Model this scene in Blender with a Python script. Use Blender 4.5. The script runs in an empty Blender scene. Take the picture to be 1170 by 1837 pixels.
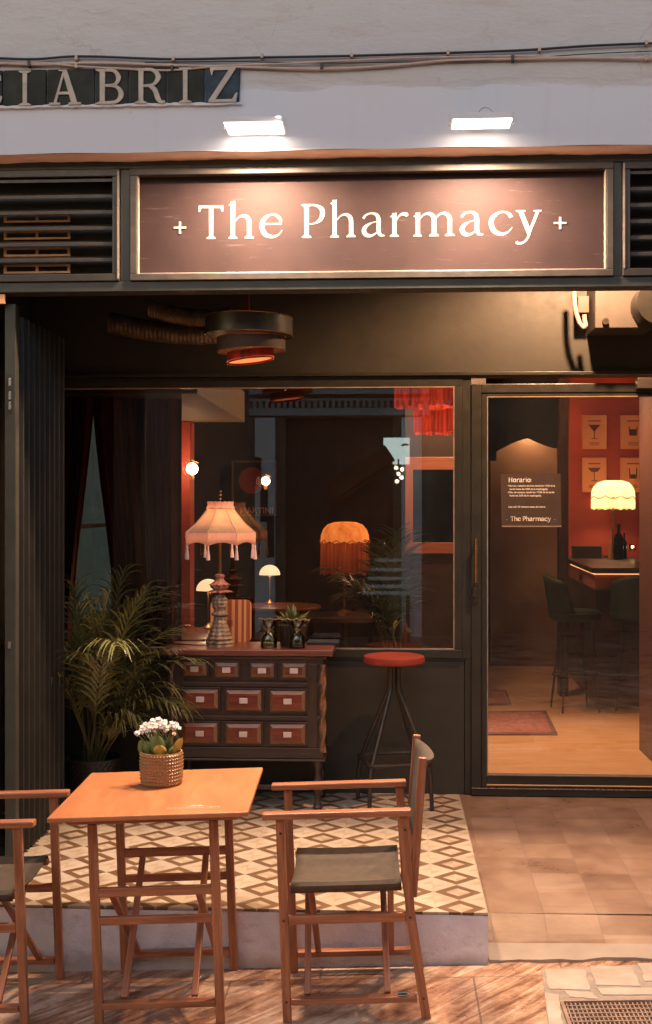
import bpy, math, random
from mathutils import Vector, Matrix
random.seed(7)
R = math.radians
SC = bpy.context.scene
# ------------------------------------------------------------------ camera, sky, sun, exposure
F, HY, CX, CAMH, CAMD, TH = 2208.0, 915.0, 585.0, 1.563, 6.81, R(3.03)
cd = bpy.data.cameras.new("camera"); cam = bpy.data.objects.new("camera", cd); SC.collection.objects.link(cam)
cam.location = (0, -CAMD, CAMH); cam.rotation_euler = (R(90), 0, TH)
cd.sensor_fit = 'VERTICAL'; cd.sensor_height = 36; cd.lens = F/1837*36; cd.shift_y = -3.5/1837
cd.clip_start = .05; cd.clip_end = 300
SC.camera = cam
wd = bpy.data.worlds.new("World"); SC.world = wd; wd.use_nodes = True
wn = wd.node_tree; bg = wn.nodes['Background']
sky = wn.nodes.new('ShaderNodeTexSky'); sky.sky_type = 'NISHITA'; sky.sun_disc = False
sky.sun_elevation = R(4); sky.sun_rotation = R(200); sky.ozone_density = 2.0; sky.dust_density = 2.0
wn.links.new(sky.outputs[0], bg.inputs[0]); bg.inputs[1].default_value = .15
sl = bpy.data.lights.new("sun", 'SUN'); sl.energy = .13; sl.angle = R(40); sl.color = (1, .68, .52)
so = bpy.data.objects.new("sun", sl); SC.collection.objects.link(so); so.rotation_euler = (R(42), 0, R(-15))
SC.view_settings.view_transform = 'Standard'; SC.view_settings.look = 'None'
SC.view_settings.exposure = 2.38; K = .2   # lamp powers below are for exposure 0; SC.view_settings.gamma = 1.0
SC.cycles.use_denoising = True; SC.cycles.max_bounces = 8; SC.cycles.sample_clamp_indirect = 4
SC.cycles.caustics_reflective = False; SC.cycles.caustics_refractive = False; SC.cycles.transparent_max_bounces = 16

cth, sth = math.cos(TH), math.sin(TH)
def ray(px, py):
    a = (px-CX)/F
    return a*cth-sth, a*sth+cth, -(py-HY)/F
def W(px, py, Y):                    # photo pixel -> point on the vertical plane Y
    x, y, z = ray(px, py); t = (Y+CAMD)/y
    return Vector((x*t, Y, CAMH+z*t))
def G(px, py, z0=0.):                # photo pixel -> point at height z0
    x, y, z = ray(px, py); t = (z0-CAMH)/z
    return Vector((x*t, y*t-CAMD, z0))
SLOPE, ST0 = .0366, -.211            # the street falls to the left
def st(x): return ST0+SLOPE*x

# ------------------------------------------------------------------ mesh builder
class MB:
    def __init__(s): s.v = []; s.f = []; s.u = []
    def quadf(s, pts, uv=None):
        b = len(s.v); s.v += [tuple(p) for p in pts]; s.f.append(list(range(b, b+len(pts))))
        s.u.append(uv or [(p[0], p[2]) for p in pts])
    def grid(s, rows, closed=False, us=None, vs=None):
        b = len(s.v); n = len(rows[0]); m = len(rows)
        for r in rows: s.v += [tuple(p) for p in r]
        for i in range(m-1):
            for j in range(n if closed else n-1):
                k = (j+1) % n
                s.f.append([b+i*n+j, b+i*n+k, b+(i+1)*n+k, b+(i+1)*n+j])
                ju = j/n if closed else j/(n-1); ku = (j+1)/n if closed else (j+1)/(n-1)
                v0 = vs[i] if vs else i/(m-1); v1 = vs[i+1] if vs else (i+1)/(m-1)
                s.u.append([(ju, v0), (ku, v0), (ku, v1), (ju, v1)])
        return b
    def box(s, x0, y0, z0, x1, y1, z1):
        if x0 > x1: x0, x1 = x1, x0
        if y0 > y1: y0, y1 = y1, y0
        if z0 > z1: z0, z1 = z1, z0
        P = [(x0,y0,z0),(x1,y0,z0),(x1,y1,z0),(x0,y1,z0),(x0,y0,z1),(x1,y0,z1),(x1,y1,z1),(x0,y1,z1)]
        b = len(s.v); s.v += P
        d = (x1-x0, y1-y0, z1-z0); L = d.index(max(d)); off = random.random()*5
        for q in ((0,3,2,1),(4,5,6,7),(0,1,5,4),(2,3,7,6),(1,2,6,5),(3,0,4,7)):
            s.f.append([b+i for i in q]); o = [a for a in range(3) if a != L]
            s.u.append([(P[i][L]+off, P[i][o[0]]+P[i][o[1]]) for i in q])
        return s
    def bar(s, p0, p1, w, h, up=(0,0,1), w1=None, h1=None):
        p0 = Vector(p0); p1 = Vector(p1); d = (p1-p0); L = d.length; d.normalize()
        side = d.cross(Vector(up)); side.normalize(); u = side.cross(d)
        w1 = w1 or w; h1 = h1 or h; b = len(s.v); P = []
        for p, ww, hh in ((p0,w,h),(p1,w1,h1)):
            for a, c in ((-1,-1),(1,-1),(1,1),(-1,1)):
                P.append(p+side*(a*ww/2)+u*(c*hh/2))
        s.v += [tuple(p) for p in P]; off = random.random()*5
        for q in ((0,3,2,1),(4,5,6,7),(0,1,5,4),(1,2,6,5),(2,3,7,6),(3,0,4,7)):
            s.f.append([b+i for i in q])
            s.u.append([((L if i > 3 else 0)+off, (0,w,w+h,h)[i % 4]) for i in q])
        return s
    def lathe(s, prof, c=(0,0,0), n=32, fn=None, capb=True, capt=False):
        rows = []
        for r, z in prof:
            row = []
            for j in range(n):
                a = 2*math.pi*j/n; rr, zz = (fn(r, z, a) if fn else (r, z))
                row.append((c[0]+rr*math.cos(a), c[1]+rr*math.sin(a), c[2]+zz))
            rows.append(row)
        b = s.grid(rows, True)
        if capb: s.f.append([b+j for j in range(n)][::-1]); s.u.append([(0,0)]*n)
        if capt: s.f.append([b+(len(rows)-1)*n+j for j in range(n)]); s.u.append([(0,0)]*n)
        return s
    def tube(s, pts, r, n=8, r1=None, cap=True):
        pts = [Vector(p) for p in pts]; rows = []; up = Vector((0,0,1)); L = [0]
        m = len(pts)
        for i, p in enumerate(pts):
            t = (pts[min(i+1,m-1)]-pts[max(i-1,0)]).normalized()
            if i: L.append(L[-1]+(p-pts[i-1]).length)
            if i == 0:
                a = t.cross(up if abs(t.z) < .9 else Vector((1,0,0))).normalized()
            else:
                a = (a-t*a.dot(t)).normalized()
            bq = t.cross(a)
            rr = r if r1 is None else r+(r1-r)*i/(m-1)
            rows.append([p+a*(rr*math.cos(2*math.pi*j/n))+bq*(rr*math.sin(2*math.pi*j/n)) for j in range(n)])
        b = s.grid(rows, True, vs=L)
        if cap:
            s.f.append([b+j for j in range(n)]); s.u.append([(0,0)]*n)
            s.f.append([b+(m-1)*n+j for j in range(n)][::-1]); s.u.append([(0,0)]*n)
        return s
    def prism(s, poly, fr, bk):       # poly: list of 2d, fr/bk map 2d->3d
        n = len(poly); b = len(s.v)
        s.v += [tuple(fr(*p)) for p in poly]+[tuple(bk(*p)) for p in poly]
        s.f.append(list(range(b, b+n))); s.u.append([tuple(p) for p in poly])
        s.f.append(list(range(b+n, b+2*n))[::-1]); s.u.append([tuple(p) for p in poly][::-1])
        for i in range(n):
            j = (i+1) % n; s.f.append([b+i, b+n+i, b+n+j, b+j]); s.u.append([(0,0),(0,.01),(.01,.01),(.01,0)])
        return s
    def sphere(s, c, r, n=12, sz=1.0):
        rows = []
        for i in range(n+1):
            t = math.pi*i/n
            rows.append([(c[0]+r*max(math.sin(t),1e-3)*math.cos(2*math.pi*j/(2*n)), c[1]+r*max(math.sin(t),1e-3)*math.sin(2*math.pi*j/(2*n)), c[2]-r*sz*math.cos(t)) for j in range(2*n)])
        s.grid(rows, True); return s
    def build(s, name, mat, root=None, smooth=False, bevel=0, local=False, fix=True):
        me = bpy.data.meshes.new(name); off = Vector((0,0,0))
        if root is not None and not local:
            q = root
            while q is not None: off = off+Vector(q.location); q = q.parent
        me.from_pydata([Vector(v)-off for v in s.v], [], s.f)
        ul = me.uv_layers.new(name="UVMap"); k = 0
        for us in s.u:
            for q in us: ul.data[k].uv = (q[0], q[1]); k += 1
        if fix:
            import bmesh
            bm = bmesh.new(); bm.from_mesh(me); bmesh.ops.recalc_face_normals(bm, faces=bm.faces); bm.to_mesh(me); bm.free()
        me.materials.append(mat)
        if smooth:
            for p in me.polygons: p.use_smooth = True
            try: me.set_sharp_from_angle(angle=R(40))
            except Exception: pass
        o = bpy.data.objects.new(name, me); SC.collection.objects.link(o)
        if root is not None: o.parent = root
        if bevel:
            md = o.modifiers.new("bevel", 'BEVEL'); md.width = bevel; md.segments = 2; md.limit_method = 'ANGLE'; md.angle_limit = R(40)
        return o
def tag(o, label=None, cat=None, group=None, kind=None):
    if label: o['label'] = label
    if cat: o['category'] = cat
    if group: o['group'] = group
    if kind: o['kind'] = kind
    return o
def root(name, loc, label, cat, group=None):
    o = bpy.data.objects.new(name, None); SC.collection.objects.link(o); o.location = loc; o.empty_display_size = .1
    return tag(o, label, cat, group)
def box(*a): return MB().box(*a)
def lerp(a, b, t): return a+(b-a)*t

# ------------------------------------------------------------------ materials
MATS = {}
def nodes(name):
    m = bpy.data.materials.new(name); m.use_nodes = True; t = m.node_tree
    return m, t, t.nodes['Principled BSDF']
def N(t, typ, **kw):
    n = t.nodes.new(typ)
    for k, v in kw.items():
        if k in n.inputs: n.inputs[k].default_value = v
        else: setattr(n, k, v)
    return n
def ramp(t, src, stops):
    r = t.nodes.new('ShaderNodeValToRGB'); e = r.color_ramp.elements
    e[0].position, e[0].color = stops[0][0], (*stops[0][1], 1)
    e[1].position, e[1].color = stops[-1][0], (*stops[-1][1], 1)
    for p, c in stops[1:-1]:
        x = e.new(p); x.color = (*c, 1)
    t.links.new(src, r.inputs[0]); return r.outputs[0]
def noise(t, vec, scale, detail=4, rough=.55, dist=0):
    n = N(t, 'ShaderNodeTexNoise'); n.inputs['Scale'].default_value = scale; n.inputs['Detail'].default_value = detail
    n.inputs['Roughness'].default_value = rough; n.inputs['Distortion'].default_value = dist
    if vec is not None: t.links.new(vec, n.inputs['Vector'])
    return n.outputs['Fac']
def mapv(t, src, scale=(1,1,1), rot=(0,0,0), loc=(0,0,0)):
    m = N(t, 'ShaderNodeMapping'); m.inputs['Scale'].default_value = scale; m.inputs['Rotation'].default_value = rot
    m.inputs['Location'].default_value = loc; t.links.new(src, m.inputs['Vector']); return m.outputs[0]
def mth(t, op, a, b=None, clamp=False):
    n = t.nodes.new('ShaderNodeMath'); n.operation = op; n.use_clamp = clamp
    for i, x in enumerate((a, b)):
        if x is None: continue
        if isinstance(x, (int, float)): n.inputs[i].default_value = x
        else: t.links.new(x, n.inputs[i])
    return n.outputs[0]
def mix(t, fac, a, b, mode='MIX'):
    n = t.nodes.new('ShaderNodeMix'); n.data_type = 'RGBA'; n.blend_type = mode
    for i, x in ((0, fac), (6, a), (7, b)):
        if isinstance(x, (int, float)): n.inputs[i].default_value = x
        elif isinstance(x, tuple): n.inputs[i].default_value = (*x, 1)
        else: t.links.new(x, n.inputs[i])
    return n.outputs[2]
def bump(t, b, h, strength=.3, dist=.01):
    n = t.nodes.new('ShaderNodeBump'); n.inputs['Strength'].default_value = strength; n.inputs['Distance'].default_value = dist
    t.links.new(h, n.inputs['Height']); t.links.new(n.outputs[0], b.inputs['Normal'])
def pm(name, c1, c2=None, rough=.5, metal=0, scale=8, bscale=None, bs=.0, bd=.005, rvar=.1, stretch=(1,1,1), spec=.5):
    if name in MATS: return MATS[name]
    m, t, b = nodes(name); c2 = c2 or tuple(x*.75 for x in c1)
    tc = N(t, 'ShaderNodeTexCoord'); v = mapv(t, tc.outputs['Object'], stretch)
    f = noise(t, v, scale, 5, .6)
    t.links.new(ramp(t, f, [(.3, c2), (.7, c1)]), b.inputs['Base Color'])
    b.inputs['Metallic'].default_value = metal; b.inputs['Specular IOR Level'].default_value = spec
    f2 = noise(t, v, scale*3.1, 4, .6)
    t.links.new(mth(t, 'ADD', mth(t, 'MULTIPLY', mth(t, 'SUBTRACT', f2, .5), rvar*3), rough, True), b.inputs['Roughness'])
    if bs: bump(t, b, noise(t, v, bscale or scale*5, 4, .6), bs, bd)
    MATS[name] = m; return m
def wood(name, c1, c2, rough=.4, coat=.0, sc=1.0, uv=True, stretch=(1.2, 16, 1)):
    m, t, b = nodes(name); tc = N(t, 'ShaderNodeTexCoord')
    v = mapv(t, tc.outputs['UV' if uv else 'Object'], tuple(x*sc for x in stretch))
    f = noise(t, v, 3, 6, .62, .6); g = noise(t, mapv(t, v, (1.5, 7, 1)), 5, 4, .7)
    k = mth(t, 'ADD', mth(t, 'MULTIPLY', f, .7), mth(t, 'MULTIPLY', g, .3))
    t.links.new(ramp(t, k, [(.36, c2), (.5, tuple((a+e)/2 for a, e in zip(c1, c2))), (.62, c1)]), b.inputs['Base Color'])
    t.links.new(mth(t, 'ADD', mth(t, 'MULTIPLY', g, .3), rough-.12, True), b.inputs['Roughness'])
    b.inputs['Coat Weight'].default_value = coat; b.inputs['Coat Roughness'].default_value = .25
    bump(t, b, k, .12, .002); return m
def glassy(name, tint=(1,1,1), k=1.0, rough=0.0):
    m = bpy.data.materials.new(name); m.use_nodes = True; t = m.node_tree; t.nodes.clear()
    o = N(t, 'ShaderNodeOutputMaterial'); tr = N(t, 'ShaderNodeBsdfTransparent'); tr.inputs[0].default_value = (*tint, 1)
    gl = N(t, 'ShaderNodeBsdfGlossy'); gl.inputs['Roughness'].default_value = rough
    fr = N(t, 'ShaderNodeFresnel'); fr.inputs[0].default_value = 1.5
    mx = N(t, 'ShaderNodeMixShader'); t.links.new(mth(t, 'MULTIPLY', fr.outputs[0], k, True), mx.inputs[0])
    t.links.new(tr.outputs[0], mx.inputs[1]); t.links.new(gl.outputs[0], mx.inputs[2]); t.links.new(mx.outputs[0], o.inputs[0])
    return m
def emis(name, col, s, base=(.8,.8,.8)):
    m, t, b = nodes(name); b.inputs['Base Color'].default_value = (*base, 1)
    b.inputs['Emission Color'].default_value = (*col, 1); b.inputs['Emission Strength'].default_value = s*K; return m
def shade(name, c1, c2, es, sc=40, stretch=(1,1,.05), tr=.6):
    m, t, b = nodes(name); tc = N(t, 'ShaderNodeTexCoord')
    f = noise(t, mapv(t, tc.outputs['Object'], stretch), sc, 4, .6)
    c = ramp(t, f, [(.32, c2), (.68, c1)]); t.links.new(c, b.inputs['Base Color']); t.links.new(c, b.inputs['Emission Color'])
    b.inputs['Emission Strength'].default_value = es*K; b.inputs['Roughness'].default_value = .8
    tl = N(t, 'ShaderNodeBsdfTranslucent'); t.links.new(c, tl.inputs[0]); mx = N(t, 'ShaderNodeMixShader'); mx.inputs[0].default_value = tr
    out = [n for n in t.nodes if n.type == 'OUTPUT_MATERIAL'][0]
    t.links.new(b.outputs[0], mx.inputs[1]); t.links.new(tl.outputs[0], mx.inputs[2]); t.links.new(mx.outputs[0], out.inputs[0])
    bump(t, b, f, .3, .003); return m

def plaster():
    m, t, b = nodes("white_plaster"); tc = N(t, 'ShaderNodeTexCoord'); ob = tc.outputs['Object']
    sx = N(t, 'ShaderNodeSeparateXYZ'); t.links.new(ob, sx.inputs[0])
    wob = mth(t, 'MULTIPLY', mth(t, 'SUBTRACT', noise(t, mapv(t, ob, (1,1,3)), 4, 4), .5), .10)
    z = mth(t, 'ADD', sx.outputs[2], wob)
    up = mth(t, 'MULTIPLY', mth(t, 'SUBTRACT', z, 3.345), 28, True)           # old rough paint above the fresh band
    sm = mth(t, 'MULTIPLY', mth(t, 'SUBTRACT', 3.47, z), 12, True)             # grey smear below the cables
    stain = mth(t, 'MULTIPLY', mth(t, 'SUBTRACT', noise(t, mapv(t, ob, (1,1,3.4)), 3.2, 7, .7), .52), 7, True)
    fresh = (.49, .49, .535); old = (.415, .40, .405); dirt = (.36, .31, .29)
    c = mix(t, up, fresh, old)
    c = mix(t, mth(t, 'MULTIPLY', mth(t, 'MULTIPLY', sm, up), .5), c, (.44, .40, .39))
    c = mix(t, mth(t, 'MULTIPLY', mth(t, 'MULTIPLY', stain, up), .55), c, dirt)
    spk = mth(t, 'MULTIPLY', mth(t, 'SUBTRACT', noise(t, ob, 14, 3, .5), .72), 14, True)
    c = mix(t, mth(t, 'MULTIPLY', spk, .5), c, (.25, .2, .18))
    vr = N(t, 'ShaderNodeTexVoronoi'); vr.feature = 'DISTANCE_TO_EDGE'; vr.inputs['Scale'].default_value = 1.3
    wv = N(t, 'ShaderNodeVectorMath'); wv.operation = 'ADD'; nz = N(t, 'ShaderNodeTexNoise'); nz.inputs['Scale'].default_value = 5; nz.inputs['Detail'].default_value = 6
    t.links.new(ob, nz.inputs['Vector']); sc3 = N(t, 'ShaderNodeVectorMath'); sc3.operation = 'SCALE'; sc3.inputs['Scale'].default_value = .45; t.links.new(nz.outputs['Color'], sc3.inputs[0])
    t.links.new(mapv(t, ob, (1,1,2.4)), wv.inputs[0]); t.links.new(sc3.outputs[0], wv.inputs[1]); t.links.new(wv.outputs[0], vr.inputs['Vector'])
    crk = mth(t, 'MULTIPLY', mth(t, 'LESS_THAN', vr.outputs['Distance'], .006), mth(t, 'MULTIPLY', mth(t, 'SUBTRACT', noise(t, ob, 1.9, 3), .48), 6, True))
    c = mix(t, mth(t, 'MULTIPLY', mth(t, 'MULTIPLY', crk, up), .28), c, (.2, .16, .14))
    c = mix(t, mth(t, 'MULTIPLY', mth(t, 'MULTIPLY', mth(t, 'SUBTRACT', noise(t, mapv(t, ob, (7,1,.7)), 2.1, 6, .65), .55), 5, True), .22), c, (.40, .36, .36))
    t.links.new(c, b.inputs['Base Color']); b.inputs['Roughness'].default_value = .85
    h = mth(t, 'ADD', mth(t, 'MULTIPLY', noise(t, mapv(t, ob, (1,1,2.2)), 7, 7, .62), mth(t, 'ADD', mth(t, 'MULTIPLY', up, .9), .12)), mth(t, 'MULTIPLY', up, .25))
    bump(t, b, h, .34, .022); return m
def stucco():
    m, t, b = nodes("step_stucco"); tc = N(t, 'ShaderNodeTexCoord'); ob = tc.outputs['Object']
    f = noise(t, ob, 9, 6, .6)
    c = ramp(t, f, [(.3, (.68, .64, .66)), (.7, (.82, .79, .82))])
    sx = N(t, 'ShaderNodeSeparateXYZ'); t.links.new(ob, sx.inputs[0])
    sc_ = mth(t, 'MULTIPLY', mth(t, 'SUBTRACT', noise(t, mapv(t, ob, (2.5,1,5)), 2.6, 8, .75), .55), 7, True)
    c = mix(t, mth(t, 'MULTIPLY', sc_, .45), c, (.34, .27, .24))
    lo = mth(t, 'MULTIPLY', mth(t, 'SUBTRACT', mth(t, 'ADD', mth(t, 'MULTIPLY', f, .16), -.235), sx.outputs[2]), 20, True)
    c = mix(t, mth(t, 'MULTIPLY', lo, .6), c, (.36, .25, .19))
    t.links.new(c, b.inputs['Base Color']); b.inputs['Roughness'].default_value = .8
    bump(t, b, noise(t, ob, 45, 5, .65), .7, .008); return m
def mosaic():
    m, t, b = nodes("rhombus_tiles"); tc = N(t, 'ShaderNodeTexCoord'); ob = tc.outputs['Object']
    sx = N(t, 'ShaderNodeSeparateXYZ'); t.links.new(ob, sx.inputs[0])
    X = mth(t, 'ADD', sx.outputs[0], 10-.273+.1); Y = mth(t, 'ADD', sx.outputs[1], 10+.055)
    u = mth(t, 'SUBTRACT', mth(t, 'FRACT', mth(t, 'DIVIDE', X, .2)), .5); v = mth(t, 'SUBTRACT', mth(t, 'FRACT', mth(t, 'DIVIDE', Y, .2)), .5)
    s = mth(t, 'MULTIPLY', mth(t, 'ADD', mth(t, 'ABSOLUTE', u), mth(t, 'ABSOLUTE', v)), 2)
    fl = noise(t, ob, 6, 5, .6); vs = N(t, 'ShaderNodeTexWhiteNoise'); vs.noise_dimensions = '2D'
    cell = N(t, 'ShaderNodeVectorMath'); cell.operation = 'FLOOR'; t.links.new(mapv(t, ob, (5,5,5)), cell.inputs[0]); t.links.new(cell.outputs[0], vs.inputs[0])
    cream = mix(t, fl, (.42, .32, .225), (.61, .495, .375)); tan = mix(t, fl, (.36, .25, .16), (.52, .39, .26)); brown = mix(t, fl, (.10, .048, .020), (.19, .098, .044))
    quad = mth(t, 'GREATER_THAN', mth(t, 'MULTIPLY', u, v), 0)
    tan2 = mix(t, mth(t, 'MULTIPLY', quad, .45), tan, (.60, .50, .37))
    A = mix(t, mth(t, 'GREATER_THAN', s, .52), tan2, brown)
    B = mix(t, mth(t, 'GREATER_THAN', s, 1.48), cream, tan2)
    c = mix(t, mth(t, 'GREATER_THAN', s, .98), A, B)
    c = mix(t, mth(t, 'MULTIPLY', vs.outputs[0], .22), c, (.2, .13, .08))
    c = mix(t, mth(t, 'MULTIPLY', mth(t, 'MULTIPLY', mth(t, 'SUBTRACT', noise(t, ob, 3.3, 7, .72), .5), 5, True), .38), c, (.16, .10, .06))
    gx = mth(t, 'ABSOLUTE', mth(t, 'SUBTRACT', mth(t, 'ABSOLUTE', u), 0.5)); gy = mth(t, 'ABSOLUTE', mth(t, 'SUBTRACT', mth(t, 'ABSOLUTE', v), 0.0))
    g = mth(t, 'LESS_THAN', mth(t, 'MINIMUM', gx, gy), .008)
    c = mix(t, mth(t, 'MULTIPLY', g, .35), c, (.25, .18, .12))
    t.links.new(c, b.inputs['Base Color']); t.links.new(mth(t, 'ADD', mth(t, 'MULTIPLY', fl, .4), .22), b.inputs['Roughness'])
    bump(t, b, mth(t, 'SUBTRACT', mth(t, 'MULTIPLY', fl, .3), g), .15, .002); return m
def ramp_tiles():
    m, t, b = nodes("ramp_tiles"); tc = N(t, 'ShaderNodeTexCoord'); ob = tc.outputs['Object']
    v = mapv(t, ob, (1,1,1), loc=(-.408+.44, .02+.4, 0))
    br = N(t, 'ShaderNodeTexBrick'); br.offset = 0; br.squash = 1; t.links.new(v, br.inputs['Vector'])
    for k, q in (('Scale', 1), ('Mortar Size', .003), ('Mortar Smooth', .3), ('Bias', 0), ('Brick Width', .22), ('Row Height', .2)): br.inputs[k].default_value = q
    br.inputs['Color1'].default_value = (0,0,0,1); br.inputs['Color2'].default_value = (1,1,1,1); br.inputs['Mortar'].default_value = (.5,.5,.5,1)
    f = noise(t, ob, 5, 6, .65); k = mth(t, 'ADD', mth(t, 'MULTIPLY', br.outputs['Color'], .40), mth(t, 'MULTIPLY', mth(t, 'SUBTRACT', f, .26), 1.3))
    c = ramp(t, k, [(0, (.15, .078, .044)), (.45, (.245, .142, .088)), (1, (.36, .235, .16))])
    dirt = noise(t, mapv(t, ob, (1,3,1)), 2.2, 6, .7)
    c = mix(t, mth(t, 'MULTIPLY', mth(t, 'SUBTRACT', dirt, .5), 1.6, True), c, (.10, .065, .045))
    c = mix(t, mth(t, 'MULTIPLY', br.outputs['Fac'], .6), c, (.20, .14, .10))
    t.links.new(c, b.inputs['Base Color']); t.links.new(mth(t, 'ADD', mth(t, 'MULTIPLY', f, .6), .06), b.inputs['Roughness'])
    bump(t, b, mth(t, 'SUBTRACT', mth(t, 'MULTIPLY', f, .5), br.outputs['Fac']), .35, .004); return m
def street_mat():
    m, t, b = nodes("street_slabs"); tc = N(t, 'ShaderNodeTexCoord'); ob = tc.outputs['Object']
    v = mapv(t, ob, (1,1,1), rot=(0,0,R(-50))); v = mapv(t, v, (1.2, 11, 1))
    f = noise(t, v, 2.0, 10, .72, .9); g = noise(t, ob, 2.6, 7, .68); h = noise(t, ob, 40, 5, .75)
    k = mth(t, 'ADD', mth(t, 'ADD', mth(t, 'MULTIPLY', f, .52), mth(t, 'MULTIPLY', g, .34)), mth(t, 'MULTIPLY', h, .14))
    c = ramp(t, k, [(.38, (.075, .036, .020)), (.455, (.23, .105, .055)), (.51, (.41, .225, .135)), (.58, (.62, .44, .31))])
    br = N(t, 'ShaderNodeTexBrick'); br.offset = .37; t.links.new(mapv(t, ob, (1,1,1), loc=(.27, .46, 0)), br.inputs['Vector'])
    for k_, q_ in (('Scale', 1), ('Mortar Size', .004), ('Mortar Smooth', .2), ('Brick Width', .92), ('Row Height', .56)): br.inputs[k_].default_value = q_
    c = mix(t, mth(t, 'MULTIPLY', br.outputs['Fac'], .65), c, (.10, .07, .05))
    t.links.new(c, b.inputs['Base Color']); t.links.new(mth(t, 'ADD', mth(t, 'MULTIPLY', g, .6), .03), b.inputs['Roughness'])
    bump(t, b, mth(t, 'SUBTRACT', mth(t, 'ADD', mth(t, 'MULTIPLY', f, .6), mth(t, 'MULTIPLY', h, .3)), br.outputs['Fac']), .4, .006); return m
def sign_mat():
    m, t, b = nodes("maroon_board"); tc = N(t, 'ShaderNodeTexCoord'); ob = tc.outputs['Object']
    f = noise(t, ob, 5, 6, .65); v = mapv(t, ob, (2.2,1,30), rot=(0,R(22),0)); sc = noise(t, v, 2.6, 6, .75)
    c = ramp(t, f, [(.3, (.027, .0140, .013)), (.7, (.040, .0205, .0185))])
    c = mix(t, mth(t, 'MULTIPLY', mth(t, 'MULTIPLY', mth(t, 'SUBTRACT', sc, .60), 9, True), .5), c, (.15, .105, .095))
    t.links.new(c, b.inputs['Base Color']); t.links.new(mth(t, 'ADD', mth(t, 'MULTIPLY', f, .3), .5), b.inputs['Roughness'])
    b.inputs['Specular IOR Level'].default_value = .2; return m

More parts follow.
